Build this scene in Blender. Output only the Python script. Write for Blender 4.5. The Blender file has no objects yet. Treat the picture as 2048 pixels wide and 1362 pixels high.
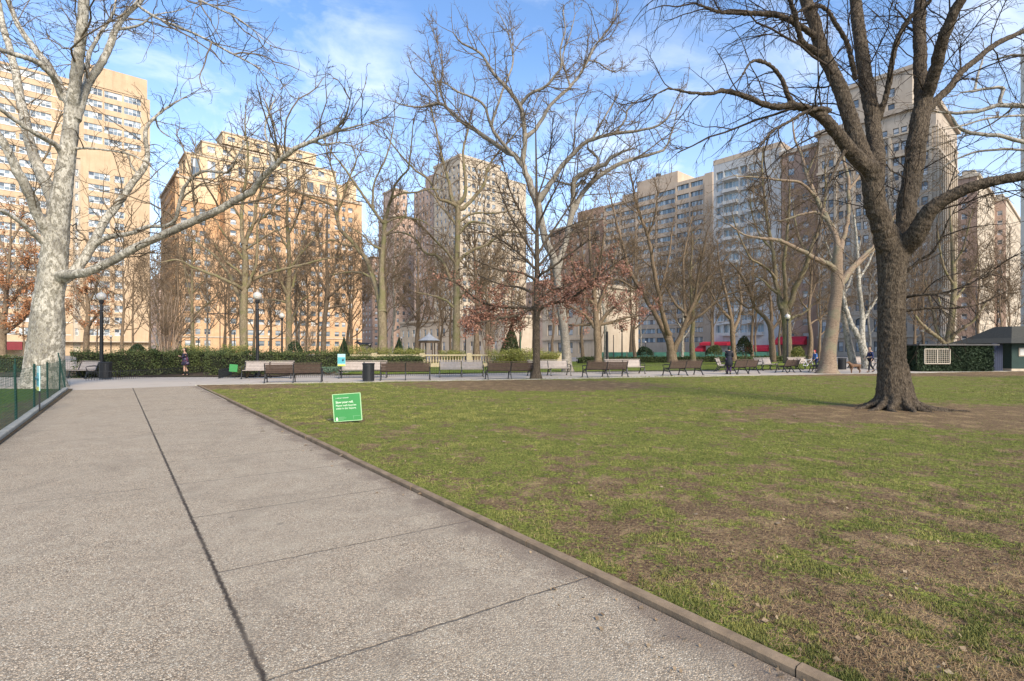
EXPOSURE=0.85; SUNE=3.3; SKYE=0.15; SKYTINT=(.80,.95,1.12); CLOUDC=(5.6,5.8,6.1); SKYLOC=(1.95,.15,0)
import bpy, bmesh, math, random
import numpy as np
from mathutils import Vector, Matrix
R_ = math.radians
S = bpy.context.scene
COL = S.collection
F = 1024.0; CX = 1024.0; HZ = 698.0; EYE = 1.6
rng = np.random.default_rng(7); random.seed(7)

# ------------------------------------------------------------ basic helpers
def P(x, y, d):
    return np.array([(x - CX) / F * d, d, EYE - (y - HZ) / F * d])
def G(x, y, z=0.0):
    d = (EYE - z) * F / (y - HZ)
    return np.array([(x - CX) / F * d, d, z])
def link(o, parent=None):
    COL.objects.link(o)
    if parent is not None: o.parent = parent
    return o
def tag(o, label=None, cat=None, group=None, kind=None):
    if label: o['label'] = label
    if cat: o['category'] = cat
    if group: o['group'] = group
    if kind: o['kind'] = kind
    return o
def empty(name, loc, label, cat, group=None, rz=0.0):
    o = bpy.data.objects.new(name, None); o.location = loc; o.rotation_euler = (0, 0, rz)
    o.empty_display_size = 0.2
    link(o); return tag(o, label, cat, group)
def np_mesh(name, V, Fs, mats, parent=None, smooth=False, midx=None, local=True):
    """V (n,3); Fs list of (k,m) int arrays."""
    V = np.asarray(V, dtype=np.float32)
    if parent is not None and local:
        M = np.array(Matrix.LocRotScale(parent.location, parent.rotation_euler, parent.scale).inverted())
        V = (V @ M[:3, :3].T + M[:3, 3]).astype(np.float32)
    me = bpy.data.meshes.new(name)
    me.vertices.add(len(V)); me.vertices.foreach_set('co', V.ravel())
    Fs = [np.asarray(f, dtype=np.int32) for f in Fs if len(f)]
    nl = sum(f.size for f in Fs); npoly = sum(len(f) for f in Fs)
    me.loops.add(nl); me.polygons.add(npoly)
    me.loops.foreach_set('vertex_index', np.concatenate([f.ravel() for f in Fs]))
    tot = np.concatenate([np.full(len(f), f.shape[1], dtype=np.int32) for f in Fs])
    st = np.concatenate([[0], np.cumsum(tot)[:-1]]).astype(np.int32)
    me.polygons.foreach_set('loop_start', st)
    try: me.polygons.foreach_set('loop_total', tot)
    except Exception: pass
    me.polygons.foreach_set('use_smooth', np.full(npoly, bool(smooth), dtype=bool))
    if midx is not None: me.polygons.foreach_set('material_index', np.asarray(midx, dtype=np.int32))
    me.update(calc_edges=True); me.validate()
    for m in (mats if isinstance(mats, (list, tuple)) else [mats]): me.materials.append(m)
    o = bpy.data.objects.new(name, me); link(o, parent); return o

class MB:
    """mesh collector in the coordinates of its parent thing"""
    def __init__(s): s.v = []; s.f = {3: [], 4: []}; s.m = {3: [], 4: []}; s.n = 0; s.poly = []
    def add(s, V, Fq, mi=0):
        V = np.asarray(V, float).reshape(-1, 3)
        for f in Fq:
            f = [i + s.n for i in f]
            if len(f) in (3, 4): s.f[len(f)].append(f); s.m[len(f)].append(mi)
            else:
                for k in range(1, len(f) - 1): s.f[3].append([f[0], f[k], f[k + 1]]); s.m[3].append(mi)
        s.v.append(V); s.n += len(V); return s
    def box(s, c, size, rz=0.0, mi=0, ax=None, bev=0):
        hx, hy, hz = [q / 2 for q in size]
        v = np.array([[x, y, z] for x in (-hx, hx) for y in (-hy, hy) for z in (-hz, hz)])
        if ax is not None: v = v @ np.array(ax)          # rows are the axes
        if rz:
            c_, s_ = math.cos(rz), math.sin(rz)
            v = v @ np.array([[c_, s_, 0], [-s_, c_, 0], [0, 0, 1]])
        return s.add(v + np.array(c), [(0, 1, 3, 2), (4, 6, 7, 5), (0, 4, 5, 1), (2, 3, 7, 6), (0, 2, 6, 4), (1, 5, 7, 3)], mi)
    def bar(s, a, b, w, h=None, mi=0):
        a = np.array(a, float); b = np.array(b, float); t = b - a; L = np.linalg.norm(t); t = t / L
        ref = np.array([0, 0, 1.]) if abs(t[2]) < .9 else np.array([0, 1., 0])
        u = np.cross(ref, t); u /= np.linalg.norm(u); n = np.cross(t, u)
        return s.box((a + b) / 2, (L, w, h or w), mi=mi, ax=[t, u, n])
    def quad(s, a, b, c, d, mi=0): return s.add([a, b, c, d], [(0, 1, 2, 3)], mi)
    def lathe(s, c, prof, n=12, mi=0, cap=True):
        c = np.array(c, float); V = []
        for r, z in prof:
            for k in range(n):
                a = 2 * math.pi * k / n; V.append([c[0] + r * math.cos(a), c[1] + r * math.sin(a), c[2] + z])
        Fq = [(i * n + k, i * n + (k + 1) % n, (i + 1) * n + (k + 1) % n, (i + 1) * n + k) for i in range(len(prof) - 1) for k in range(n)]
        if cap: Fq += [tuple(range(n - 1, -1, -1)), tuple((len(prof) - 1) * n + k for k in range(n))]
        return s.add(V, Fq, mi)
    def tube(s, pts, r, n=6, mi=0):
        pts = np.array(pts, float); rr = np.full(len(pts), r) if np.isscalar(r) else np.array(r, float)
        V, Q = tube_arrays(pts[None], rr[None], n)
        s.add(V, [tuple(q) for q in Q], mi)
        b = s.n - len(V)
        s.f[3] += []; 
        for ring in (0, len(pts) - 1):
            idx = [ring * n + k for k in range(n)]
            for k in range(1, n - 1):
                s.f[3].append([b + idx[0], b + idx[k], b + idx[k + 1]]); s.m[3].append(mi)
        return s
    def build(s, name, mats, parent=None, smooth=False):
        V = np.concatenate(s.v); Fs = []; mi = []
        for k in (3, 4):
            if s.f[k]: Fs.append(np.array(s.f[k])); mi += s.m[k]
        return np_mesh(name, V, Fs, mats, parent, smooth, midx=mi, local=False)

def tube_arrays(Pt, Rd, sides):
    M, N, _ = Pt.shape
    T = np.gradient(Pt, axis=1); T /= np.linalg.norm(T, axis=2, keepdims=True) + 1e-9
    mt = np.abs(T.mean(axis=1)); ax = np.argmin(mt, axis=1)
    ref = np.eye(3)[ax][:, None, :].repeat(N, 1)
    u = np.cross(ref, T); u /= np.linalg.norm(u, axis=2, keepdims=True) + 1e-9
    w = np.cross(T, u)
    a = np.arange(sides) * 2 * np.pi / sides
    V = Pt[:, :, None, :] + Rd[:, :, None, None] * (np.cos(a)[None, None, :, None] * u[:, :, None, :] + np.sin(a)[None, None, :, None] * w[:, :, None, :])
    idx = np.arange(M * N * sides).reshape(M, N, sides)
    q = np.stack([idx[:, :-1, :], np.roll(idx, -1, 2)[:, :-1, :], np.roll(idx, -1, 2)[:, 1:, :], idx[:, 1:, :]], -1).reshape(-1, 4)
    return V.reshape(-1, 3), q
def tubes_mesh(name, sets, mat, parent, smooth=True):
    Vs, Qs, n = [], [], 0
    for Pt, Rd, sd in sets:
        if len(Pt) == 0: continue
        V, Q = tube_arrays(Pt, Rd, sd); Vs.append(V); Qs.append(Q + n); n += len(V)
    return np_mesh(name, np.concatenate(Vs), [np.concatenate(Qs)], mat, parent, smooth)

# ------------------------------------------------------------ materials
def newmat(name):
    m = bpy.data.materials.new(name); m.use_nodes = True; nt = m.node_tree
    b = nt.nodes['Principled BSDF']; return m, nt, b
class NT:
    def __init__(s, nt): s.nt = nt
    def n(s, t, **kw):
        o = s.nt.nodes.new(t)
        for k, v in kw.items():
            if k.startswith('i_'):
                key = k[2:]; key = int(key) if key.isdigit() else key.replace('_', ' ')
                if hasattr(v, 'is_output') or isinstance(v, bpy.types.NodeSocket): s.nt.links.new(v, o.inputs[key])
                else: o.inputs[key].default_value = v
            else: setattr(o, k, v)
        return o
    def l(s, a, b): s.nt.links.new(a, b)
    def pos(s, sx=1, sy=1, sz=1, obj=False, rz=0):
        if obj: src = s.n('ShaderNodeTexCoord').outputs['Object']
        else: src = s.n('ShaderNodeNewGeometry').outputs['Position']
        m = s.n('ShaderNodeMapping'); s.l(src, m.inputs[0]); m.inputs['Scale'].default_value = (sx, sy, sz); m.inputs['Rotation'].default_value = (0, 0, rz)
        return m.outputs[0]
    def noise(s, vec, scale, detail=4, rough=.55, dist=0):
        o = s.n('ShaderNodeTexNoise'); s.l(vec, o.inputs['Vector']); o.inputs['Scale'].default_value = scale
        o.inputs['Detail'].default_value = detail; o.inputs['Roughness'].default_value = rough; o.inputs['Distortion'].default_value = dist
        return o.outputs[0]
    def vor(s, vec, scale, feature='F1', out='Distance'):
        o = s.n('ShaderNodeTexVoronoi', feature=feature); s.l(vec, o.inputs['Vector']); o.inputs['Scale'].default_value = scale
        return o.outputs[out]
    def ramp(s, fac, stops, interp='LINEAR'):
        o = s.n('ShaderNodeValToRGB'); s.l(fac, o.inputs[0]); e = o.color_ramp.elements; o.color_ramp.interpolation = interp
        while len(e) < len(stops): e.new(.5)
        for k, (p, c) in enumerate(stops):
            e[k].position = p
            c = (c, c, c) if np.isscalar(c) else c
            e[k].color = (c[0], c[1], c[2], 1)
        return o.outputs[0]
    def mix(s, fac, a, b, mode='MIX'):
        o = s.n('ShaderNodeMix', data_type='RGBA', blend_type=mode)
        for k, v in ((0, fac), (6, a), (7, b)):
            if isinstance(v, bpy.types.NodeSocket): s.l(v, o.inputs[k])
            elif k == 0: o.inputs[k].default_value = v
            else: o.inputs[k].default_value = (v[0], v[1], v[2], 1)
        return o.outputs[2]
    def math(s, op, a, b=0.0, c=None, clamp=False):
        o = s.n('ShaderNodeMath', operation=op, use_clamp=clamp)
        for k, v in ((0, a), (1, b), (2, c)):
            if v is None: continue
            if isinstance(v, bpy.types.NodeSocket): s.l(v, o.inputs[k])
            else: o.inputs[k].default_value = v
        return o.outputs[0]
    def bump(s, h, strength, dist=.02):
        o = s.n('ShaderNodeBump'); s.l(h, o.inputs['Height']); o.inputs['Strength'].default_value = strength; o.inputs['Distance'].default_value = dist
        return o.outputs[0]
MATS = {}
def simple(name, col, rough=.7, var=.15, scale=6, metal=0, bump=0, obj=True, spec=.4, fine=True):
    if name in MATS: return MATS[name]
    m, nt, b = newmat(name); h = NT(nt); v = h.pos(obj=obj)
    f = h.noise(v, scale, 5, .6)
    c = h.ramp(f, [(.3, tuple(q * (1 - var) for q in col)), (.7, tuple(min(1, q * (1 + var)) for q in col))])
    if fine:
        f2 = h.noise(v, scale * 12, 2); c = h.mix(.25, c, h.mix(f2, tuple(q * .7 for q in col), tuple(min(1, q * 1.25) for q in col)))
    h.l(c, b.inputs['Base Color']); b.inputs['Roughness'].default_value = rough; b.inputs['Metallic'].default_value = metal
    b.inputs['Specular IOR Level'].default_value = spec
    if bump: h.l(h.bump(f, bump), b.inputs['Normal'])
    MATS[name] = m; return m
def bark(name, c1, c2, c3, sc=9, stretch=.28, bumps=.8, moss=None, bd=.03):
    m, nt, b = newmat(name); h = NT(nt)
    v = h.pos(1, 1, stretch); w = h.pos()
    ridg = h.noise(v, sc, 6, .65, .6); fine = h.noise(v, sc * 3.2, 4, .6)
    c = h.ramp(ridg, [(.32, c1), (.5, c2), (.68, c3)])
    c = h.mix(.5, c, h.ramp(fine, [(.40, c1), (.60, c3)]))
    if moss:
        mf = h.ramp(h.noise(w, 1.3, 4), [(.48, 0), (.62, 1)]); c = h.mix(h.math('MULTIPLY', mf, .6), c, moss)
    h.l(c, b.inputs['Base Color']); b.inputs['Roughness'].default_value = .92; b.inputs['Specular IOR Level'].default_value = .15
    h.l(h.bump(h.math('ADD', ridg, h.math('MULTIPLY', fine, .5)), bumps, bd), b.inputs['Normal'])
    return m
def sycamore(name, pale, olive, dark, lo=.47, sc=5.0):
    m, nt, b = newmat(name); h = NT(nt)
    v = h.pos(1, 1, .55); w = h.pos()
    patch = h.noise(v, sc, 7, .72, .4); p2 = h.noise(v, sc * 3.1, 4, .6, .3); big = h.noise(w, .7, 2)
    c = h.mix(h.ramp(patch, [(lo, 1), (lo + .025, 0)]), pale, olive)
    c = h.mix(h.ramp(p2, [(.33, 1), (.37, 0)]), c, dark)
    c = h.mix(h.ramp(big, [(.52, 0), (.62, .85)]), c, h.mix(h.ramp(patch, [(.44, 0), (.46, .8), (.62, 1)]), dark, olive))
    f = h.noise(h.pos(1, 1, .4), 30, 3); c = h.mix(.16, c, h.ramp(f, [(.3, 0), (.7, 1)]))
    h.l(c, b.inputs['Base Color']); b.inputs['Roughness'].default_value = .85; b.inputs['Specular IOR Level'].default_value = .2
    h.l(h.bump(h.math('ADD', patch, h.math('MULTIPLY', f, .3)), .55, .02), b.inputs['Normal'])
    return m
def leafmat(name, cols, rough=.7, trans=.0):
    m, nt, b = newmat(name); h = NT(nt)
    g = h.n('ShaderNodeNewGeometry').outputs['Random Per Island']
    n = len(cols); c = h.ramp(g, [(i / max(1, n - 1), cc) for i, cc in enumerate(cols)])
    cl = h.noise(h.pos(), 1.6, 3); c = h.mix(.5, c, h.mix(h.ramp(cl, [(.35, 0), (.65, 1)]), tuple(q * .55 for q in cols[0]), cols[-1]))
    h.l(c, b.inputs['Base Color']); b.inputs['Roughness'].default_value = rough; b.inputs['Specular IOR Level'].default_value = .25
    return m
M_darkbark = bark('dark_ridged_bark', (.022, .016, .011), (.078, .059, .041), (.20, .155, .108), 17, .26, 1.0, bd=.08)
M_greybark = bark('grey_brown_bark', (.09, .068, .042), (.20, .158, .10), (.32, .255, .16), 9, .25, .6, moss=(.16, .155, .06))
M_brownbark = bark('brown_bark', (.08, .055, .036), (.17, .122, .08), (.27, .20, .13), 8, .3, .5)
M_warmbark = bark('banded_sycamore_bark', (.12, .08, .055), (.26, .185, .125), (.36, .27, .185), 5, 2.6, .9, moss=(.22, .21, .13))
M_syc = sycamore('mottled_sycamore_bark', (.44, .395, .31), (.165, .14, .09), (.085, .068, .045), .49, 8.5)
M_syc2 = sycamore('smooth_sycamore_bark', (.30, .26, .195), (.14, .115, .075), (.08, .064, .045), .48, 5)
M_syc3 = sycamore('dull_sycamore_bark', (.235, .19, .13), (.145, .115, .072), (.08, .062, .04), .5, 4)
M_twig = simple('twig_bark', (.165, .118, .075), .9, .25, 3, spec=.1, obj=False)
M_twigpale = simple('pale_twig_bark', (.165, .128, .088), .9, .3, 3, spec=.1, obj=False)
M_twigdark = simple('dark_twig_bark', (.05, .038, .028), .9, .25, 3, spec=.1, obj=False)
M_iron = simple('black_painted_iron', (.018, .018, .019), .45, .2, 9, spec=.5)
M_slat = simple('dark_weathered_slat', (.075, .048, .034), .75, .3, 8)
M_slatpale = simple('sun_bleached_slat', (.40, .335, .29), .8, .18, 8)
# ------------------------------------------------------------ camera, light, sky
cam = bpy.data.cameras.new('camera'); cam.lens = 18; cam.sensor_width = 36; cam.clip_end = 6000; cam.clip_start = .05
cam.shift_y = 17 / 2048
co = bpy.data.objects.new('camera', cam); COL.objects.link(co); co.location = (0, 0, EYE); co.rotation_euler = (R_(90), 0, 0); S.camera = co
S.render.resolution_x = 1024; S.render.resolution_y = 681
S.view_settings.view_transform = 'Standard'; S.view_settings.look = 'None'; S.view_settings.gamma = 1; S.view_settings.exposure = EXPOSURE
S.cycles.max_bounces = 5; S.cycles.diffuse_bounces = 3; S.cycles.glossy_bounces = 2; S.cycles.use_denoising = True
SUN_AZ = np.array([.50, -.866]); SUN_EL = R_(33)
sd = np.array([SUN_AZ[0] * math.cos(SUN_EL), SUN_AZ[1] * math.cos(SUN_EL), math.sin(SUN_EL)])
sl = bpy.data.lights.new('sun', 'SUN'); sl.energy = SUNE; sl.angle = R_(24); sl.color = (1.0, .875, .70)
so = bpy.data.objects.new('sun', sl); COL.objects.link(so)
so.rotation_euler = Vector(tuple(sd)).to_track_quat('Z', 'Y').to_euler()
W = bpy.data.worlds.new('World'); S.world = W; W.use_nodes = True
nt = W.node_tree; nt.nodes.clear(); h = NT(nt)
sky = h.n('ShaderNodeTexSky', sky_type='NISHITA', sun_disc=False); sky.sun_elevation = SUN_EL
sky.sun_rotation = math.atan2(SUN_AZ[0], SUN_AZ[1]); sky.altitude = 0; sky.air_density = 1.1; sky.dust_density = .6; sky.ozone_density = 1.6
tc = h.n('ShaderNodeTexCoord').outputs['Generated']
sp = h.n('ShaderNodeSeparateXYZ'); h.l(tc, sp.inputs[0])
zz = h.math('MAXIMUM', sp.outputs[2], .03)
zc = h.math('ADD', zz, .18)
cb = h.n('ShaderNodeCombineXYZ'); h.l(h.math('DIVIDE', sp.outputs[0], zc), cb.inputs[0]); h.l(h.math('DIVIDE', sp.outputs[1], zc), cb.inputs[1])
mp = h.n('ShaderNodeMapping'); h.l(cb.outputs[0], mp.inputs[0]); mp.inputs['Location'].default_value = SKYLOC; mp.inputs['Scale'].default_value = (1.0, 1.5, 1)
cn = h.noise(mp.outputs[0], 1.15, 7, .56, .35)
cf = h.ramp(cn, [(.58, 0), (.75, .4), (.9, .8)])
low = h.ramp(sp.outputs[2], [(.0, .8), (.16, .5), (.34, .14), (.5, .0)])
cf2 = h.math('MAXIMUM', h.math('MULTIPLY', cf, .85), h.math('MULTIPLY', low, h.ramp(cn, [(.3, .55), (.6, 1.0)])))
def cloud(d, w0, w1, sc, loc):
    v_ = h.n('ShaderNodeVectorMath', operation='DOT_PRODUCT'); h.l(tc, v_.inputs[0]); v_.inputs[1].default_value = tuple(Vector(d).normalized())
    nm_ = h.n('ShaderNodeVectorMath', operation='LENGTH'); m2 = h.n('ShaderNodeMapping'); h.l(tc, m2.inputs[0]); m2.inputs['Scale'].default_value = sc; m2.inputs['Location'].default_value = loc
    nn_ = h.noise(m2.outputs[0], 4.0, 7, .6, .5); return h.math('MULTIPLY', h.ramp(v_.outputs['Value'], [(w0, 0), (w1, 1)]), h.ramp(nn_, [(.45, 0), (.68, 1)]))
for c_ in (((-.60, 1, .55), .965, .995, (1, 1, 2.2), (.3, 0, 0)), ((-.36, 1, .54), .985, .998, (1, 1, 2.6), (2.3, 0, 0)), ((.15, 1, .68), .990, .999, (1.4, 1, 2), (.9, 1, 0)), ((.25, 1, .33), .96, .995, (1, 1, 2.5), (4.1, 1, 0)), ((.95, 1, .62), .93, .99, (1, 1, 2), (1.1, 4, 0))):
    cf2 = h.math('MAXIMUM', cf2, h.math('MULTIPLY', cloud(*c_), .5))
skc = h.mix(1.0, sky.outputs[0], SKYTINT, 'MULTIPLY')
cl = h.mix(cf2, skc, CLOUDC)
bg = h.n('ShaderNodeBackground'); h.l(cl, bg.inputs[0]); bg.inputs[1].default_value = SKYE
ow = h.n('ShaderNodeOutputWorld'); h.l(bg.outputs[0], ow.inputs[0])

# ------------------------------------------------------------ noise for ground
def vnoise(x, y, sc, seed=0):
    x = np.asarray(x) * sc + 57.3 + seed * 13.7; y = np.asarray(y) * sc + 31.1 + seed * 7.1
    xi = np.floor(x).astype(int); yi = np.floor(y).astype(int); fx = x - xi; fy = y - yi
    fx = fx * fx * (3 - 2 * fx); fy = fy * fy * (3 - 2 * fy)
    def hsh(a, b):
        q = (a * 374761393 + b * 668265263 + seed * 982451653) & 0xffffffff
        q = ((q ^ (q >> 13)) * 1274126177) & 0xffffffff
        return ((q ^ (q >> 16)) & 0xffff) / 65535.0
    return (hsh(xi, yi) * (1 - fx) + hsh(xi + 1, yi) * fx) * (1 - fy) + (hsh(xi, yi + 1) * (1 - fx) + hsh(xi + 1, yi + 1) * fx) * fy
def fbm(x, y, sc, oc=4, seed=0):
    t = 0; a = 1; s = 0
    for k in range(oc):
        t = t + a * vnoise(x, y, sc * 2 ** k, seed + k); s += a; a *= .55
    return t / s
def ell(x, y, cx, cy, rx, ry):
    return np.clip(1.35 - np.sqrt(((x - cx) / rx) ** 2 + ((y - cy) / ry) ** 2), 0, 1)
def cover(x, y):
    n = fbm(x, y, 3.2, 4, 3); n2 = fbm(x, y, .5, 3, 9)
    base = np.interp(y, [2, 4.2, 5.6, 8, 13, 20, 26, 40], [.16, .22, .38, .56, .62, .64, .56, .5])
    c = base + .10 + (n - .5) * 1.55 + (n2 - .5) * .55
    c = c - ell(x, y, 10.6, 12.3, 5.2, 2.0) * 1.3 - ell(x, y, 1.0, 22.6, 5.0, 3.0) * 1.5 - ell(x, y, 15.5, 11.2, 6, 1.2) * .7
    c = c - np.clip((x - 14) / 4, 0, 1) * np.clip((y - 29) / 2, 0, 1) * 1.0
    c = c - ell(x, y, -12.5, 21.5, 3.5, 1.7) * 1.2
    kd = (x - (1.42 - .762 * (y - 2.467))) * .79     # distance from the kerb
    c = c + np.clip(1 - np.abs(kd - .12) / .18, 0, 1) * .35 * (y < 9)
    return np.clip(c, 0, 1)
def soilmat(name, g1, g2, d1, d2, st, attr=True):
    m, nt, b = newmat(name); h = NT(nt); v = h.pos()
    if attr:
        a = h.n('ShaderNodeAttribute', attribute_name='cover').outputs['Fac']
    else: a = h.noise(v, .5, 3)
    fine = h.noise(v, 26, 4, .65); med = h.noise(v, 5.5, 4, .6); vf = h.noise(h.pos(1, 1, 1), 95, 2)
    g = h.mix(h.ramp(med, [(.35, 0), (.65, 1)]), g1, g2)
    g = h.mix(h.ramp(fine, [(.42, .75), (.62, 0)]), g, tuple(q * .45 for q in g1))
    d = h.mix(h.ramp(fine, [(.35, 0), (.65, 1)]), d1, d2)
    strw = h.ramp(h.noise(v, 2.3, 5, .7), [(.5, 0), (.62, 1)])
    d = h.mix(h.math('MULTIPLY', strw, .55), d, st)
    d = h.mix(h.ramp(vf, [(.60, 0), (.70, .8)]), d, st)
    k = h.math('ADD', h.math('MULTIPLY', h.math('SUBTRACT', fine, .5), 1.5), a)
    k = h.math('ADD', k, h.math('MULTIPLY', h.math('SUBTRACT', vf, .5), .8)); k = h.math('ADD', k, h.math('MULTIPLY', h.math('SUBTRACT', h.noise(v, 10, 3, .6), .5), 1.7))
    c = h.mix(h.ramp(k, [(.38, 0), (.56, 1)]), d, g)
    sp2 = h.noise(v, 38, 3, .7); c = h.mix(h.ramp(sp2, [(.36, .62), (.5, 0)]), c, tuple(q * .32 for q in d1)); c = h.mix(h.ramp(sp2, [(.56, 0), (.68, .45)]), c, tuple(min(1, q * 1.35) for q in g2))
    h.l(c, b.inputs['Base Color']); b.inputs['Roughness'].default_value = .95; b.inputs['Specular IOR Level'].default_value = .1
    h.l(h.bump(h.math('ADD', fine, h.math('MULTIPLY', vf, .6)), .9, .03), b.inputs['Normal'])
    return m
M_lawn = soilmat('worn_lawn', (.155, .185, .034), (.315, .32, .068), (.115, .072, .042), (.25, .16, .093), (.44, .30, .155))
M_lawn2 = soilmat('fresh_lawn', (.07, .13, .022), (.15, .22, .04), (.09, .06, .04), (.14, .10, .07), (.2, .16, .1))
M_lawn3 = soilmat('far_lawn_painted_sun', (.20, .27, .035), (.30, .34, .06), (.14, .11, .07), (.2, .16, .1), (.33, .28, .15))  # sunlight on the far lawn is put into a lighter grass colour

# ground to the horizon
mgr = simple('far_ground_paving', (.27, .25, .225), .9, .2, .4, obj=False)
g = MB(); g.quad((-2500, -600, -.03), (2500, -600, -.03), (2500, 3000, -.03), (-2500, 3000, -.03)); o = g.build('ground', mgr); o['kind'] = 'structure'

# pavement of the crossing paths (one smooth light sheet)
m, nt, b = newmat('smooth_concrete'); h = NT(nt); v = h.pos()
c = h.ramp(h.noise(v, .8, 5, .6), [(.3, (.43, .36, .285)), (.7, (.52, .44, .35))]); c = h.mix(h.math('MULTIPLY', h.noise(v, 60, 2), .45), c, (.24, .21, .18))
h.l(c, b.inputs['Base Color']); b.inputs['Roughness'].default_value = .9; M_conc = m
def sheet(name, pts, z, mat, kind='structure'):
    g = MB(); V = [(p[0], p[1], z) for p in pts]
    g.add(V, [tuple(range(len(V)))]); o = g.build(name, mat); o['kind'] = kind; return o
KX = lambda y: 1.42 - .762 * (y - 2.467)          # right kerb line
LX = lambda y: -8.76 - .763 * (y - 8.76)          # left kerb line
ER = G(391, 771.5); EL = G(128, 781)
# cross path: a wide sheet, lawn panels lie above it
sheet('cross_path_pavement', [(-60, 16), (60, 16), (60, 58), (-60, 40)], -.012, M_conc)
# exposed aggregate path
m, nt, b = newmat('exposed_aggregate'); h = NT(nt); v = h.pos()
peb = h.n('ShaderNodeTexVoronoi', feature='F1'); h.l(v, peb.inputs['Vector']); peb.inputs['Scale'].default_value = 96
edge = h.vor(v, 96, 'DISTANCE_TO_EDGE')
pc = h.n('ShaderNodeSeparateColor'); h.l(peb.outputs['Color'], pc.inputs[0])
col = h.ramp(pc.outputs[0], [(0, (.15, .11, .07)), (.3, (.53, .40, .265)), (.55, (.70, .555, .385)), (.8, (.31, .255, .185)), (1, (.78, .67, .50))])
col = h.mix(h.ramp(edge, [(.04, 1), (.16, 0)]), col, (.15, .12, .085))
big = h.noise(v, .55, 5, .6); col = h.mix(h.ramp(big, [(.38, 0), (.68, .55)]), col, (.33, .27, .195))
med = h.noise(v, 3.5, 4, .65); col = h.mix(h.ramp(med, [(.45, 0), (.75, .3)]), col, (.50, .43, .31))
sx = h.n('ShaderNodeSeparateXYZ'); h.l(v, sx.inputs[0]); X, Y = sx.outputs[0], sx.outputs[1]
wob = h.math('MULTIPLY', h.math('SUBTRACT', h.noise(v, 14, 4, .7), .5), .045)
# long joint: distance from the line X = -1.19 - .775 (Y-2.467)
dl = h.math('MULTIPLY', h.math('ADD', h.math('ADD', X, 1.19 - .775 * 2.467), h.math('MULTIPLY', Y, .775)), .79)
adl = h.math('ABSOLUTE', h.math('ADD', dl, wob))
j1 = h.ramp(adl, [(.006, 1), (.020, 0)])
# cross joints, every 1.5 m: w = -sin33 x + cos33 y
w = h.math('ADD', h.math('MULTIPLY', X, -.545), h.math('MULTIPLY', Y, .839))
wf = h.math('SUBTRACT', h.math('FRACT', h.math('DIVIDE', h.math('ADD', h.math('ADD', w, wob), -.474), 1.5)), .5)
wi = h.math('FLOOR', h.math('DIVIDE', h.math('ADD', h.math('ADD', w, wob), -.474), 1.5))
thin = h.ramp(h.math('ABSOLUTE', wf), [(.002, 1), (.0085, 0)])
keep = h.ramp(h.noise(v, 7, 3), [(.35, .6), (.5, 1)])
j2 = h.math('MULTIPLY', thin, keep)
right = h.ramp(dl, [(.0, 0), (.01, 1)])
leftsel = h.math('COMPARE', h.math('MODULO', h.math('ADD', wi, 20), 3.0), 0.0, .1)
j2 = h.math('MULTIPLY', j2, h.math('MAXIMUM', right, h.math('MULTIPLY', leftsel, .9)))
jj = h.math('MAXIMUM', j1, h.math('MULTIPLY', j2, .75))
col = h.mix(jj, col, (.05, .038, .028))
st_ = h.ramp(h.noise(v, 1.15, 7, .7, .8), [(.50, 0), (.66, .42)]); col = h.mix(st_, col, (.20, .16, .115))
spot = h.ramp(h.vor(v, 1.6), [(.035, 1), (.06, 0)]); col = h.mix(h.math('MULTIPLY', spot, .45), col, (.10, .085, .065))
# dirt washed along the right kerb
kd = h.math('MULTIPLY', h.math('ADD', h.math('ADD', X, -1.42 - .762 * 2.467), h.math('MULTIPLY', Y, .762)), -.79)
dirt = h.ramp(h.math('ADD', kd, h.math('MULTIPLY', h.math('SUBTRACT', h.noise(v, 1.7, 5, .65), .5), 1.1)), [(.05, .75), (.30, 0)])
col = h.mix(dirt, col, (.17, .125, .09))
h.l(col, b.inputs['Base Color']); b.inputs['Roughness'].default_value = .85; b.inputs['Specular IOR Level'].default_value = .25
hh = h.math('SUBTRACT', h.ramp(peb.outputs['Distance'], [(.0, 1), (.75, 0)]), h.math('MULTIPLY', jj, 2.5))
h.l(h.bump(hh, .55, .006), b.inputs['Normal']); M_agg = m
sheet('aggregate_path', [(LX(-3), -3), (KX(-3), -3), (ER[0], ER[1]), (EL[0], EL[1])], 0.0, M_agg)

def patch(name, A, B, C, D, nu, nv, mat, z=.03, pw=1.0, amp=.02, cov=cover):
    u = np.linspace(0, 1, nu) ** pw; v = np.linspace(0, 1, nv)
    U, Vv = np.meshgrid(u, v)
    A, B, C, D = [np.array(q, float)[:2] for q in (A, B, C, D)]
    XY = ((1 - U) * (1 - Vv))[..., None] * A + ((1 - U) * Vv)[..., None] * B + (U * Vv)[..., None] * C + (U * (1 - Vv))[..., None] * D
    x, y = XY[..., 0], XY[..., 1]
    zz = z + amp * (fbm(x, y, 1.7, 3, 21) - .5) * 2 * np.clip(U * 30, 0, 1) + amp * 1.2 * (vnoise(x, y, .35, 5) - .5)* np.clip(U * 12, 0, 1)
    V = np.stack([x, y, zz], -1).reshape(-1, 3)
    idx = np.arange(nu * nv).reshape(nv, nu)
    q = np.stack([idx[:-1, :-1], idx[:-1, 1:], idx[1:, 1:], idx[1:, :-1]], -1).reshape(-1, 4)
    o = np_mesh(name, V, [q], mat, smooth=True); o['kind'] = 'structure'
    at = o.data.attributes.new('cover', 'FLOAT', 'POINT'); at.data.foreach_set('value', cov(x, y).astype(np.float32).ravel())
    return o
patch('lawn', (KX(-2.5) + .07, -2.5), (ER[0] + .05, ER[1]), (48, 39.7), (48, -2.5), 520, 300, M_lawn, pw=1.6)
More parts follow.
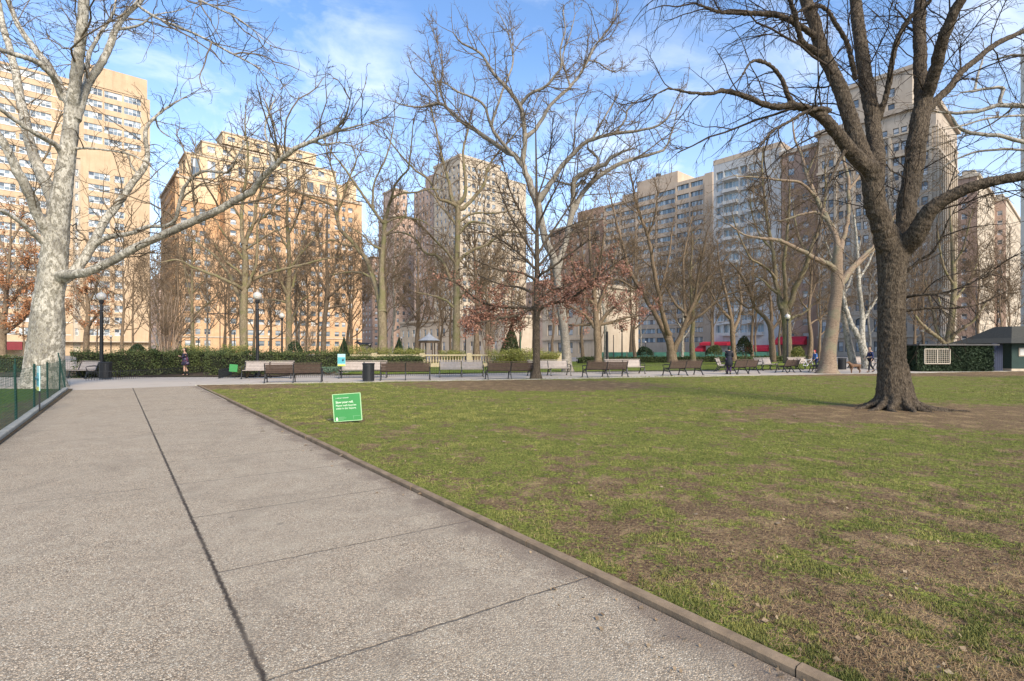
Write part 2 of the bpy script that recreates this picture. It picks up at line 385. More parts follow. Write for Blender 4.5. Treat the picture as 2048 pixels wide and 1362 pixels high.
cov_full = lambda x, y: np.clip(.75 + (fbm(x, y, .8, 4, 4) - .5) * 1.0 - np.clip(1 - (LX(y) - x) / 1.3, 0, 1) * .9, 0, 1)
patch('side_lawn', (LX(-3) - .07, -3), (EL[0] - .07, EL[1] + .5), (-48, 19), (-48, -3), 120, 120, M_lawn2, cov=cov_full)
cov3 = lambda x, y: np.clip(.85 + (fbm(x, y, .4, 4, 14) - .5) * 1.2 - np.clip((33.5 + x * .2 - y) / 2.5, 0, 1) * .6, 0, 1)
patch('far_lawn', (-11, 31.6), (-11, 60), (45, 74), (27, 41.5), 90, 60, M_lawn3, cov=cov3)
bedm = soilmat('planting_bed_soil', (.08, .1, .03), (.12, .12, .05), (.07, .048, .035), (.12, .085, .06), (.2, .14, .09))
patch('planting_bed', (-40, 29.0), (-40, 42), (-12, 42), (-13.5, 29.4), 40, 30, bedm, cov=lambda x, y: np.clip(fbm(x, y, .9, 3, 2) - .35, 0, 1))
cov4 = lambda x, y: np.clip(.1 + (fbm(x, y, .7, 3, 2) - .5), 0, 1)

# kerbs
def kerb(name, fx, y0, y1, side, mat, w=.075, hgt=.045, seg=2.1):
    g = MB(); t = np.array([-.762, 1.0]) / math.hypot(.762, 1)
    n = np.array([t[1], -t[0]]) * side
    Lt = (y1 - y0) / t[1]; k = 0; s = 0
    while s < Lt:
        e = min(s + seg, Lt); dz = random.uniform(-.006, .006); off = random.uniform(-.006, .006)
        a = np.array([fx(y0 + s * t[1]), y0 + s * t[1]]) + n * off; b_ = np.array([fx(y0 + (e - .008) * t[1]), y0 + (e - .008) * t[1]]) + n * off
        prof = [(0, -.05), (0, hgt - .012), (.012, hgt), (w - .012, hgt), (w, hgt - .012), (w, -.05)]
        V = [[*(a + n * q), z + dz] for q, z in prof] + [[*(b_ + n * q), z + dz] for q, z in prof]
        g.add(V, [(i, i + 1, i + 7, i + 6) for i in range(5)] + [tuple(range(6)), tuple(range(11, 5, -1))]); s = e
    o = g.build(name, mat); o['kind'] = 'structure'; return o
M_kerb = simple('weathered_kerb', (.23, .165, .105), .9, .38, 5, bump=.7, obj=False, spec=.15)
M_kerb2 = simple('pale_stone_kerb', (.36, .34, .28), .85, .25, 3, bump=.3, obj=False)
kerb('kerb', KX, -2.5, ER[1], 1, M_kerb)
kerb('stone_kerb', LX, -2.5, EL[1] + .3, -1, M_kerb2, w=.14, hgt=.10, seg=3)
# rear edge of the lawn
g = MB(); a = ER[:2]; b_ = np.array([48, 39.7])
g.bar((a[0], a[1], .02), (b_[0], b_[1], .02), .08, .06); o = g.build('lawn_edging', M_kerb2); o['kind'] = 'structure'

# grass blades and straw near the camera
def blades(name, n, yr, mat, hmin, hmax, wid, thr, flat=False, seed=1, inv=False):
    r = np.random.default_rng(seed)
    y = yr[0] + (yr[1] - yr[0]) * r.random(n) ** 1.5
    x = KX(y) + .1 + r.random(n) * (y * 1.02 - KX(y) + .1)
    cv = cover(x, y) + (fbm(x, y, 11, 2, 31) - .5) * 2.3
    keep = (cv > thr) if not inv else (cv < thr)
    x, y = x[keep], y[keep]; n = len(x); a = r.random(n) * 2 * np.pi; hh = hmin + (hmax - hmin) * r.random(n)
    z0 = np.full(n, .028)
    if flat:
        L = hh; dx, dy = np.cos(a) * L, np.sin(a) * L; nx, ny = -np.sin(a) * wid, np.cos(a) * wid
        zt = z0 + r.random(n) * .02 + .008
        V = np.stack([np.stack([x - nx, y - ny, z0 + .006], -1), np.stack([x + nx, y + ny, z0 + .008], -1), np.stack([x + dx + nx, y + dy + ny, zt], -1), np.stack([x + dx - nx, y + dy - ny, zt], -1)], 1)
        return np_mesh(name, V.reshape(-1, 3), [np.arange(4 * n).reshape(n, 4)], mat)
    lean = r.normal(0, .55, n) * hh; la = r.random(n) * 2 * np.pi
    nx, ny = np.cos(a) * wid, np.sin(a) * wid
    V = np.stack([np.stack([x - nx, y - ny, z0], -1), np.stack([x + nx, y + ny, z0], -1), np.stack([x + lean * np.cos(la), y + lean * np.sin(la), z0 + hh], -1)], 1)
    return np_mesh(name, V.reshape(-1, 3), [np.arange(3 * n).reshape(n, 3)], mat)
mg = leafmat('grass_blade', [(.055, .08, .02), (.125, .155, .032), (.225, .235, .055), (.36, .31, .10)])
ms = leafmat('straw_blade', [(.10, .06, .032), (.21, .13, .065), (.36, .245, .12)])
o = blades('grass', 260000, (2.2, 13), mg, .010, .034, .0028, .60); tag(o, 'short sparse green grass tufts on the worn lawn', 'grass', kind='stuff')
o = blades('dry_grass', 38000, (2.2, 10), ms, .012, .045, .0013, .70, flat=True, seed=5, inv=True); tag(o, 'dry straw and twigs strewn over the bare soil', 'dry grass', kind='stuff')
def blades2():
    r = np.random.default_rng(77); n = 230000; y = 11 + 19 * r.random(n) ** 1.3; x = KX(y) + .1 + r.random(n) * (y * 1.03 - KX(y)); k = (cover(x, y) + (fbm(x, y, 5, 2, 31) - .5) * 1.5) > .62; k &= (y < 24.2 + (x + 9) * .316); k &= (x > KX(y) + .1) & (x > -13.5)
    x, y = x[k], y[k]; n = len(x); a = r.random(n) * 6.28; hh = .014 + .03 * r.random(n); wd = .0045 + .0004 * (y - 10); la = r.random(n) * 6.28; ln_ = r.normal(0, .5, n) * hh; z0 = np.full(n, .025)
    V = np.stack([np.stack([x - np.cos(a) * wd, y - np.sin(a) * wd, z0], -1), np.stack([x + np.cos(a) * wd, y + np.sin(a) * wd, z0], -1), np.stack([x + ln_ * np.cos(la), y + ln_ * np.sin(la), z0 + hh], -1)], 1)
    o = np_mesh('grass', V.reshape(-1, 3), [np.arange(3 * n).reshape(n, 3)], mg); tag(o, 'short grass tufts on the middle of the lawn towards the benches', 'grass', kind='stuff')
blades2()
# fallen leaves
r = np.random.default_rng(12); n = 620
y = 2.4 + 24 * r.random(n) ** 1.6; x = KX(y) - .6 + r.random(n) ** 1.2 * (y * 1.05 - KX(y) + .3)
sz = (.007 + .016 * r.random(n) ** 2) * np.clip(y / 5, .8, 2.2); a = r.random(n) * 6.28
onlawn = x > KX(y) + .12; zb = np.where(onlawn, .045, .006)
c_, s_ = np.cos(a) * sz, np.sin(a) * sz; tl = r.normal(0, .012, n)
V = np.stack([np.stack([x + c_ * 1.4, y + s_ * 1.4, zb + np.abs(tl)], -1), np.stack([x - s_, y + c_, zb + .012], -1), np.stack([x - c_, y - s_, zb + .002], -1), np.stack([x + s_, y - c_, zb], -1)], 1)
o = np_mesh('fallen_leaves', V.reshape(-1, 3), [np.arange(4 * n).reshape(n, 4)], leafmat('dead_leaf', [(.13, .08, .04), (.24, .155, .085), (.36, .27, .165)]))
tag(o, 'dry brown leaves scattered on the lawn and kerb', 'fallen leaves', kind='stuff')
# ------------------------------------------------------------ trees
def norm(a): return a / (np.linalg.norm(a, axis=-1, keepdims=True) + 1e-9)
def resample(p, N):
    p = np.asarray(p, float); m = len(p)
    q = np.concatenate([[2 * p[0] - p[1]], p, [2 * p[-1] - p[-2]]])
    seg = np.linalg.norm(np.diff(p[:, :3], axis=0), axis=1); cum = np.concatenate([[0], np.cumsum(seg)])
    out = []
    for s in np.linspace(0, cum[-1], N):
        i = min(max(np.searchsorted(cum, s) - 1, 0), m - 2); t = (s - cum[i]) / max(seg[i], 1e-6)
        a, b, c, d = q[i], q[i + 1], q[i + 2], q[i + 3]
        v = .5 * ((2 * b) + (-a + c) * t + (2 * a - 5 * b + 4 * c - d) * t * t + (-a + 3 * b - 3 * c + d) * t ** 3)
        v[3] = b[3] * (1 - t) + c[3] * t; out.append(v)
    return np.array(out)
def sprout(Pt, Rd, r, dens, lmin, lmax, N=5, ang=(35, 75), up=.05, wob=.12, rf=.010, rmin=0.0062, tmin=.15, rel=.45, planar=0, tip=True):
    M, n0, _ = Pt.shape
    L = np.linalg.norm(np.diff(Pt, axis=1), axis=2).sum(1)
    cnt = r.poisson(np.maximum(L * dens * (1 - tmin), .01))
    pi = np.repeat(np.arange(M), cnt)
    t = tmin + (1 - tmin) * r.random(len(pi))
    if tip: pi = np.concatenate([pi, np.arange(M)]); t = np.concatenate([t, np.full(M, .999)])
    k = len(pi)
    if k == 0: return np.zeros((0, N, 3)), np.zeros((0, N))
    f = t * (n0 - 1); i = np.minimum(f.astype(int), n0 - 2); u = (f - i)[:, None]
    p0 = Pt[pi, i] * (1 - u) + Pt[pi, i + 1] * u
    tg = norm(Pt[pi, i + 1] - Pt[pi, i]); rr = Rd[pi, i] * (1 - u[:, 0]) + Rd[pi, i + 1] * u[:, 0]
    rnd = r.normal(size=(k, 3)); rnd[:, 2] *= (1 - planar); perp = norm(rnd - (rnd * tg).sum(1, keepdims=True) * tg)
    a = np.radians(r.uniform(ang[0], ang[1], k)); a[t > .99] *= .3
    d = norm(tg * np.cos(a)[:, None] + perp * np.sin(a)[:, None])
    l = np.clip(L[pi] * rel * r.uniform(.6, 1.3, k) * (1.25 - t), lmin, lmax) * r.uniform(.7, 1.15, k)
    r0 = np.minimum(rr * .75, l * rf + rmin); r0 = np.maximum(r0, rmin)
    pts = [p0]; st = (l / (N - 1))[:, None]
    for q in range(N - 1):
        d = norm(d + r.normal(size=(k, 3)) * wob + np.array([0, 0, up]))
        pts.append(pts[-1] + d * st)
    pts = np.stack(pts, 1)
    rad = r0[:, None] * np.linspace(1, .45, N)[None]; rad = np.maximum(rad, rmin * .7)
    return pts, rad
def parse(s):
    return [tuple(float(q) for q in t.split(',')) for t in s.split()]
def leaf_quads(C, size, r, flat=0.0):
    n = len(C); a = norm(r.normal(size=(n, 3)) * np.array([1, 1, 1 - flat])); b = norm(np.cross(a, r.normal(size=(n, 3))))
    s = (size * r.uniform(.6, 1.35, n))[:, None]
    V = np.stack([C - a * s, C + b * s * .55, C + a * s, C - b * s * .55], 1)
    return V.reshape(-1, 3), np.arange(4 * n).reshape(n, 4)
TW = dict(l0=(.3, 2.0, 4.5), l1=(1.6, .8, 2.6), l2=(2.6, .4, 1.3), l3=(3.0, .2, .6), up=.06, wob=.14, rmin=0.0093, ang=(30, 70), hero=False)
def tree(name, label, d, limbs, mat, twig, group=None, seed=0, leaves=None, cat='tree', **kw):
    tw = dict(TW); tw.update(kw); r = np.random.default_rng(seed + 100)
    samples = []; chains = []
    for li, L in enumerate(limbs):
        s, dd = (L, None) if isinstance(L, str) else L
        pp = parse(s); x0, y0 = pp[0][:2]
        if li == 0: ds = 0.0
        else:
            A = np.array(samples); k = np.argmin((A[:, 0] - x0) ** 2 + (A[:, 1] - y0) ** 2); ds = A[k, 2]
        plen = sum(math.hypot(pp[i + 1][0] - pp[i][0], pp[i + 1][1] - pp[i][1]) for i in range(len(pp) - 1)) * d / F
        de = ds + (dd if dd is not None else (0 if li == 0 else r.uniform(-.45, .45) * plen))
        pts = []
        for i, (x, y, rp) in enumerate(pp):
            t = i / (len(pp) - 1); off = ds + (de - ds) * t
            dep = max(3.0, d + off); q = P(x, y, dep); pts.append([*q, rp * tw.get('rs', 1.0) * d / F / math.sqrt(1 + min(1.2, ((x - CX) / F) ** 2) * .9)])
        N = 26 if plen > 2 else 14
        c = resample(pts, 26); chains.append(c)
        for t in np.linspace(0, 1, 30):
            k = t * (len(pp) - 1); i = min(int(k), len(pp) - 2); u = k - i
            samples.append((pp[i][0] * (1 - u) + pp[i + 1][0] * u, pp[i][1] * (1 - u) + pp[i + 1][1] * u, ds + (de - ds) * t))
    b = chains[0][0]; root = empty(name, (b[0], b[1], 0), label, cat, group)
    root_loc = np.array([b[0], b[1], 0])
    c0 = np.array(chains); Pt, Rd = c0[:, :, :3].copy(), c0[:, :, 3].copy()
    jt = .05 if tw['hero'] else .16; Pt[1:] += (r.normal(size=Pt[1:].shape) * (Rd[1:, :, None] * jt)); Rd *= (1 + r.normal(size=Rd.shape) * (.012 if tw['hero'] else .03))
    if li and not tw['hero']:                      # collar at each fork
        Rd[1:, 0] *= 1.35; Rd[1:, 1] *= 1.12
    if tw.get('extra'):
        for e in tw['extra']:
            q = resample([[*e_[:3], e_[3]] for e_ in e], 26); Pt = np.concatenate([Pt, q[None, :, :3]]); Rd = np.concatenate([Rd, q[None, :, 3]])
    tset = [(Pt, Rd, 12 if d < 30 else 9)]
    nl = len(limbs)
    src = (Pt[:nl], Rd[:nl])
    tm = tw.get('tmin', .12)
    a0 = sprout(src[0][1:] if nl > 1 else src[0], src[1][1:] if nl > 1 else src[1], r, tw['l0'][0], tw['l0'][1], tw['l0'][2], 9, tw['ang'], tw['up'], tw['wob'], .0075, tw['rmin'] * 1.6, tm)
    if nl > 1:
        a00 = sprout(src[0][:1], src[1][:1], r, tw['l0'][0], tw['l0'][1], tw['l0'][2], 9, (45, 80), tw['up'], tw['wob'], .008, tw['rmin'] * 1.6, tw.get('ttrunk', .5))
        a0 = (np.concatenate([a0[0], a00[0]]), np.concatenate([a0[1], a00[1]]))
    # twigs along traced limbs and along a0
    b1 = sprout(src[0][1:] if nl > 1 else src[0], src[1][1:] if nl > 1 else src[1], r, tw['l1'][0], tw['l1'][1], tw['l1'][2], 7, tw['ang'], tw['up'], tw['wob'], .006, tw['rmin'] * 1.3, tm)
    b2 = sprout(a0[0], a0[1], r, tw['l1'][0], tw['l1'][1] * .8, tw['l1'][2] * .9, 7, tw['ang'], tw['up'], tw['wob'], .006, tw['rmin'] * 1.2, .1)
    B = (np.concatenate([b1[0], b2[0]]), np.concatenate([b1[1], b2[1]]))
    C_ = sprout(B[0], B[1], r, tw['l2'][0], tw['l2'][1], tw['l2'][2], 5, tw['ang'], tw.get('up2', tw['up']), tw['wob'] * 1.3, .0045, tw['rmin'] * .95, .1)
    D_ = sprout(C_[0], C_[1], r, tw['l3'][0], tw['l3'][1], tw['l3'][2], 4, tw['ang'], tw.get('up2', tw['up']), tw['wob'] * 1.5, .0045, tw['rmin'] * .8, .1)
    if tw['hero']:
        hb = Rd.max(1) > .055
        trunk = tubes_mesh('trunk', [(Pt, Rd, 14)], mat, root)
        # close tube ends so that the voxel remesh sees solids
        bm = bmesh.new(); bm.from_mesh(trunk.data); eds = [e for e in bm.edges if e.is_boundary]; bmesh.ops.holes_fill(bm, edges=eds, sides=20); bm.to_mesh(trunk.data); bm.free()
        rm = trunk.modifiers.new('remesh', 'REMESH'); rm.mode = 'VOXEL'; rm.voxel_size = tw['voxel']; rm.use_smooth_shade = True
        sm = trunk.modifiers.new('smooth', 'SMOOTH'); sm.factor = .5; sm.iterations = tw.get('smooth', 3)
        tx = bpy.data.textures.new('bark_relief', 'CLOUDS'); tx.noise_scale = tw.get('nscale', .12); tx.noise_depth = 3
        dm = trunk.modifiers.new('relief', 'DISPLACE'); dm.texture = tx; dm.strength = tw.get('relief', .05); dm.mid_level = .5; dm.texture_coords = 'LOCAL'
    else:
        trunk = tubes_mesh('trunk', tset, mat, root)
    crown = tubes_mesh('crown', [(a0[0], a0[1], 6), (B[0], B[1], 4), (C_[0], C_[1], 3), (D_[0], D_[1], 3)], twig, root)
    if tw.get('crownpale') is not None:
        crown.data.materials.clear(); crown.data.materials.append(tw['crownpale']); crown.data.materials.append(twig)
        na = len(a0[0]) * 8 * 6 + len(B[0]) * 6 * 4
        mi = np.ones(len(crown.data.polygons), dtype=np.int32); mi[:na] = 0; crown.data.polygons.foreach_set('material_index', mi)
    if leaves:
        lm, zlo, zhi, frac, size = leaves
        pool = np.concatenate([C_[0].reshape(-1, 3), D_[0].reshape(-1, 3)])
        prob = np.clip((zhi - pool[:, 2]) / max(zhi - zlo, .1), 0, 1) * frac
        pool = pool[r.random(len(pool)) < prob]
        pool = np.repeat(pool, 3, 0) + r.normal(size=(len(pool) * 3, 3)) * size * 1.6
        V, Q = leaf_quads(pool, size, r); lo = np_mesh('leaves', V, [Q], lm, root); lo['kind'] = 'stuff'
    return root

def T2():
    bx, by = (1790 - CX) / F * 13.4, 13.4
    roots = []
    for ang, L, r0 in ((-8, 1.25, .10), (-34, .9, .11), (-64, .55, .11), (-95, .42, .11), (-128, .5, .11), (-158, .75, .10), (178, .8, .09), (20, .9, .11), (60, .6, .12), (110, .6, .12), (-20, 1.7, .06), (150, .7, .10)):
        a = R_(ang); c_, s_ = math.cos(a), math.sin(a); w = random.uniform(-.12, .12)
        roots.append([(bx + .15 * c_, by + .15 * s_, 1.2, .14), (bx + .24 * c_, by + .24 * s_, .65, .14), (bx + .38 * c_, by + .38 * s_, .25, r0),
                      (bx + (.44 + L * .3) * c_ - w * s_, by + (.44 + L * .3) * s_ + w * c_, .07, r0 * .7), (bx + (.44 + L * .65) * c_, by + (.44 + L * .65) * s_, .02, r0 * .5), (bx + (.44 + L) * c_ + w * s_, by + (.44 + L) * s_ - w * c_, -.03, r0 * .3)])
    limbs = ["1790,824,46 1788,805,41 1785,780,37 1784,750,34 1783,700,32 1783,640,31 1783,600,31 1784,550,32 1783,510,35 1778,480,31 1768,455,26",
        ("1783,520,26 1772,488,26 1763,444,25 1750,400,24 1745,347,25 1735,330,20", -.3),
        ("1745,352,22 1719,322,18 1688,285,15 1657,245,13 1626,223,10 1588,211,8 1555,214,7 1522,206,6 1493,193,5.5 1448,181,5 1423,187,4 1374,185,3 1337,177,2.4 1300,197,1.6", -1.5),
        ("1745,360,22 1732,325,20 1706,254,18 1684,188,17 1657,131,15 1641,95,15 1630,49,15 1612,0,14 1596,-70,12 1570,-160,9 1540,-260,6 1500,-340,3", 1.5),
        ("1748,360,22 1754,311,19 1748,267,18 1741,210,18 1732,166,17 1725,110,17 1716,50,16 1711,0,15 1706,-80,13 1690,-180,10 1680,-300,6", 3.0),
        ("1790,520,28 1800,490,25 1807,466,23 1816,400,23 1827,347,23 1833,289,24 1842,232,23 1849,195,21", .6),
        ("1845,215,20 1842,153,17 1839,82,16 1840,25,16 1845,-40,14 1850,-130,11 1840,-240,6", 1.5),
        ("1849,200,18 1864,160,16 1878,110,15 1892,60,14 1921,0,12 1950,-60,10 1990,-150,6", -2.0),
        ("1852,225,12 1873,200,11 1900,175,10 1922,144,9 1952,120,9 1995,86,9 2048,62,7 2110,30,5 2180,0,3", 1.5),
        ("1800,500,30 1815,488,28 1833,466,24 1855,428,20 1886,400,17 1930,378,15 1979,364,13 2048,351,12 2120,332,10 2200,330,7 2290,300,4", -2.5),
        ("1712,160,7 1695,90,6 1670,45,5.5 1649,16,5 1620,12,4.5 1604,20,3.5 1570,40,2.5 1540,60,1.5", -1.0),
        ("1757,240,8 1777,173,7 1785,115,7 1802,62,6.5 1826,29,6 1855,8,5 1880,-30,4", -1.2),
        ("1641,80,8 1600,52,7 1560,32,6.5 1515,27,6 1460,25,5 1430,22,3.5 1400,10,2.5", -1.5),
        ("1586,207,6 1575,190,5.5 1565,160,5 1545,135,4.5 1520,122,4 1500,125,3 1485,150,2", -.6),
        ("1640,110,8 1622,97,8 1605,85,7 1596,60,6 1590,30,6 1580,0,5 1565,-40,4", -1.0),
        ("1660,222,6 1640,216,5 1610,225,4 1575,245,3.5 1545,262,3 1520,290,2", -1.2),
        ("1690,300,5 1670,340,3.5 1650,390,3 1640,440,2", -1),
        ("1808,594,5 1842,590,4 1897,583,3.2 1952,561,2.4 2000,530,1.6", -1.5),
        ("1808,622,5 1864,615,4 1908,616,3.4 1974,603,2.6 2007,568,1.8 2040,540,1.2", -1.0),
        ("1812,545,5 1840,520,4 1864,505,3.4 1885,470,3 1900,435,2 1930,400,1.2", -1.0),
        ("1706,-80,8 1660,-120,6 1600,-140,5 1530,-120,4 1470,-90,3 1420,-50,2", -1.5),
        ("1596,-70,8 1540,-100,6 1480,-110,5 1420,-90,4 1370,-60,3 1340,-30,2", 1.0)]
    tree('gnarled_park_tree', 'massive dark-barked tree with spreading roots standing on the open lawn', 13.4, limbs, M_darkbark, M_twigdark, seed=2, rs=.92,
         extra=roots, hero=True, voxel=.022, relief=.05, nscale=.09, smooth=4, rmin=.0055, ang=(22, 60), up=-.04, up2=-.17, wob=.15, l0=(.55, 1.4, 3.4), l1=(2.9, .8, 2.3), l2=(3.8, .4, 1.2), l3=(4.0, .15, .5), ttrunk=.97)
T2()
tree('sycamore_tree', 'huge pale mottled sycamore with camouflage bark behind the green netting', 21.5,
    ["86,777,56 87,765,48 88,745,44 89,720,41 92,690,40 95,650,37 97,600,32 104,560,31 109,510,29 112,480,28 115,450,26 120,410,24 126,370,22 133,320,19 139,280,18 143,240,17 146,205,17",
     ("120,440,16 99,385,14 73,323,13 58,280,12 50,238,12 40,200,11 33,150,10 20,100,9 8,60,8 0,20,7 -10,-40,5", 2.0),
     ("100,480,15 88,455,13 72,420,12 55,380,11 33,337,10.5 0,274,9 -40,220,7 -80,150,5", -2.5),
     ("143,215,13 128,190,11 118,170,10 109,152,10 92,125,9.5 76,106,9 52,75,8 33,43,7 20,10,6.5 8,-20,6 -10,-80,4", 2.5),
     ("146,215,15 147,188,14 155,132,13 160,90,12 163,60,11.5 167,10,11 170,-30,10 178,-100,8 190,-200,5", -1.5),
     ("152,240,12 162,205,11 178,165,9 205,122,8.5 220,90,8 231,60,7.5 243,38,7 257,23,6.5 280,2,6 300,-30,5 330,-90,3", 2.0),
     ("166,195,7 172,160,6 178,109,5.5 190,85,5 205,60,4.5 225,30,3.5 232,0,3 240,-40,2", 3.0),
     ("125,200,8 112,165,7.5 99,145,7 75,125,7 50,115,6.5 20,106,6 0,99,5.5 -40,85,4", -3.0),
     ("128,315,8 112,290,7 90,277,6.5 66,264,6 30,240,5.5 0,218,5 -40,190,3", -3.0),
     ("98,500,8 79,479,6.5 60,462,6 43,446,5.5 20,430,5 0,420,5 -40,400,3", -2.5),
     ("108,560,16.4 133,548,13.1 165,547,10.7 211,529,9.8 264,499,9.0 313,476,8.6 363,453,8.2 429,424,7.8 482,395,7.0 512,378,6.6 522,356,5.7 548,332,4.9 581,302,4.5 624,282,4.1 663,266,3.3 710,253,2.0 740,245,1.2", -4.0),
     ("125,560,14 145,548,13 165,522,11.5 185,489,10.5 198,463,10 215,434,9.5 238,406,9 264,366,8.5 290,333,7.5 295,307,6 290,274,5.5 294,254,5 310,234,4 346,208,3 376,191,1.8", 3.5),
     ("183,494,8 211,476,6.5 240,470,6 264,466,5.5 297,453,5 337,451,4.5 352,436,4.5 357,415,4.2 370,372,4 393,348,3.6 413,342,3.4 456,345,3.2 466,330,3 472,315,2.6 492,282,2", -2.0),
     ("272,8,4 300,28,3.4 330,43,3.2 393,69,3 462,106,2.4 512,132,2 560,160,1.2", -3.0),
     ("152,297,4 185,297,3 254,307,2.4 290,323,2", -1.0),
     ("265,366,6 275,350,4 262,330,3 255,310,2.4 235,290,1.5", 1.5),
     ("310,234,3 320,260,2.5 350,280,1.6", 1), ("300,-30,4 350,-20,3 420,10,2.5 480,40,2 540,90,1.4", -2), ("232,60,4 280,50,3 310,30,2.5 360,20,1.8 420,-10,1.2", 1),
     ("624,282,3 650,290,2.4 680,285,1.8 720,300,1.2", 1), ("548,332,4 540,300,3 530,260,2.4 540,220,1.8 560,180,1.2", 1), ("663,266,3 690,235,2.4 700,200,1.6", -1)],
    M_syc, M_twigdark, seed=5, hero=True, voxel=.038, relief=.05, nscale=.25, smooth=3, rmin=0.0085, ang=(25, 65), up=.02, up2=.0, wob=.19, l0=(.40, 1.2, 3.6), l1=(1.9, .7, 2.2), l2=(2.8, .35, 1.1), l3=(3.4, .15, .5), ttrunk=.9,
    crownpale=M_twigpale)
tree('sycamore_tree', 'tall leaning pale sycamore with wide arching limbs in the middle behind the benches', 36,
    ["1136,747,18 1134,735,13 1132,700,11 1127,650,10.5 1119,600,10 1114,547,9.5 1105,510,9.3 1092,485,9 1084,450,8.8 1078,420,8.6 1074,396,8.4",
     ("1078,405,8.5 1062,372,8 1052,352,7.5 1044,326,7.2 1028,312,6.5 1008,300,6.2 964,269,5.4 929,247,5 894,216,4.2 876,207,3.5 845,214,2.8 815,212,2 788,203,1.3", 3),
     ("1044,330,6.5 1048,300,6 1050,273,5.6 1046,238,5.2 1039,211,4.8 1017,181,4.3 986,145,3.6 964,110,2.8 935,92,2.2 920,84,2 907,66,1.2", -3),
     ("1050,276,5 1074,255,4.6 1096,216,4.2 1123,189,4 1141,174,3.7 1167,137,3.2 1189,93,2.6 1210,68,2.2 1229,40,1.8 1235,12,1.2", 2),
     ("1039,214,4 1052,195,3.8 1066,185,3.5 1092,172,3.2 1110,150,2.8 1123,132,2.5 1120,100,2 1130,60,1.6 1126,20,1.1", -2),
     ("1076,400,8 1096,374,6.5 1123,335,5.6 1158,295,5 1185,278,4.4 1229,267,3.8 1273,262,3.2 1317,251,2.6 1339,229,2 1352,200,1.2", -3),
     ("1112,545,8 1125,505,7.5 1135,467,7 1142,433,6.8 1154,405,6.4 1172,377,6 1203,349,5.4 1240,328,5 1280,314,4.2 1327,300,3.2 1340,275,2.4 1350,245,1.5", 3),
     ("1142,436,6 1146,402,6 1147,368,6.2 1158,352,6 1169,346,6 1194,334,5.6 1212,328,5 1219,318,4.5 1240,306,3.6 1262,298,2", -2),
     ("1026,310,4.4 1000,280,4 986,260,3.8 976,235,3.4 969,211,3 945,195,2.6 911,181,2.1 889,163,1.4", -3),
     ("982,252,3.4 990,225,3 1004,185,2.7 1016,155,2.4 1026,128,2.2 1024,101,1.8 1014,60,1.2 1000,30,.9", 2),
     ("1194,334,4 1196,318,3.4 1185,305,3 1175,297,2.2", .5), ("1146,378,4.5 1158,368,4 1165,362,3.6 1172,366,3", .3), ("1144,370,3.5 1128,366,2.6 1110,362,1.8 1080,352,1.2", 1),
     ("1141,174,2.6 1130,140,2.2 1126,110,1.8 1140,70,1.4 1150,30,1", 1), ("1185,278,3 1200,250,2.4 1215,225,2 1230,200,1.4", 1), ("1229,267,2.6 1250,240,2.2 1258,215,1.6 1290,190,1", -1),
     ("894,216,2.6 880,180,2.2 885,140,1.8 878,100,1.2 865,60,.9", 1), ("876,207,2.6 870,160,2.2 860,120,1.4", -1)],
    M_syc3, M_twig, seed=8, rs=.84, rmin=0.0139, up=.06, wob=.2, l0=(.34, 1.4, 4), l1=(1.8, 1, 2.8), l2=(3.2, .45, 1.4), l3=(3.2, .2, .7), ttrunk=.93, crownpale=M_twigpale)
lf_rust = leafmat('rust_leaf', [(.16, .065, .045), (.29, .13, .09), (.42, .22, .16)])
lf_rust2 = leafmat('pale_rust_leaf', [(.15, .062, .04), (.27, .125, .08), (.40, .21, .14)])
lf_or = leafmat('orange_leaf', [(.22, .085, .03), (.36, .15, .06), (.48, .24, .12)])
tree('young_oak_tree', 'slim straight oak with rust leaves on low branches between the front benches', 27.2,
    ["1072,760,14 1072,750,9.5 1073,735,7.6 1073,700,7 1073,650,6.6 1073,610,6.2 1074,560,5.3 1074,500,4.4 1074,440,3.4 1073,370,2.4 1072,300,1.6 1071,240,.9",
     ("1073,620,4 1050,615,3 1000,613,2.6 960,602,2.2 925,575,1.6 900,560,1", -1), ("1073,612,3.5 1035,630,2.6 1000,637,2 960,645,1.2", -1.5),
     ("1073,622,4 1100,607,3 1128,602,2.7 1160,585,2.4 1200,550,1.8 1240,520,1.1", -1), ("1073,600,3 1100,580,2.4 1125,575,2 1160,560,1.2", 2), ("1073,590,3 1040,575,2.4 1005,570,1.8 960,552,1", 2),
     ("1073,560,3 1040,545,2.2 1000,540,1.8 950,520,1", -1.5), ("1073,555,3 1110,530,2.2 1150,500,1.6 1180,480,1", -1), ("1074,520,2.8 1050,480,2.2 1020,430,1.8 995,370,1.1", .8), ("1074,510,2.8 1100,470,2.2 1140,410,1.6 1175,350,1", .8),
     ("1074,470,2.4 1045,430,2 1020,380,1.5 1005,320,.9", -1), ("1074,455,2.4 1095,410,2 1120,360,1.4 1135,310,.9", -1), ("1074,420,2 1055,370,1.5 1045,320,1.1 1040,270,.8", .5), ("1073,400,2 1090,350,1.5 1100,300,1 1105,250,.8", .5),
     ("1074,540,2.6 1030,500,2 985,470,1.5 950,460,1", .5), ("1074,535,2.6 1105,500,2 1135,470,1.4 1165,455,1", 1.5)],
    M_darkbark, M_twigdark, seed=11, leaves=(lf_rust2, 3.8, 6.0, .8, .06), rmin=0.0085, up=.02, wob=.12, ang=(30, 60), l0=(.6, .9, 2.6), l1=(3.0, .5, 1.5), l2=(3.4, .3, .8), l3=(3.0, .15, .4), ttrunk=.3)
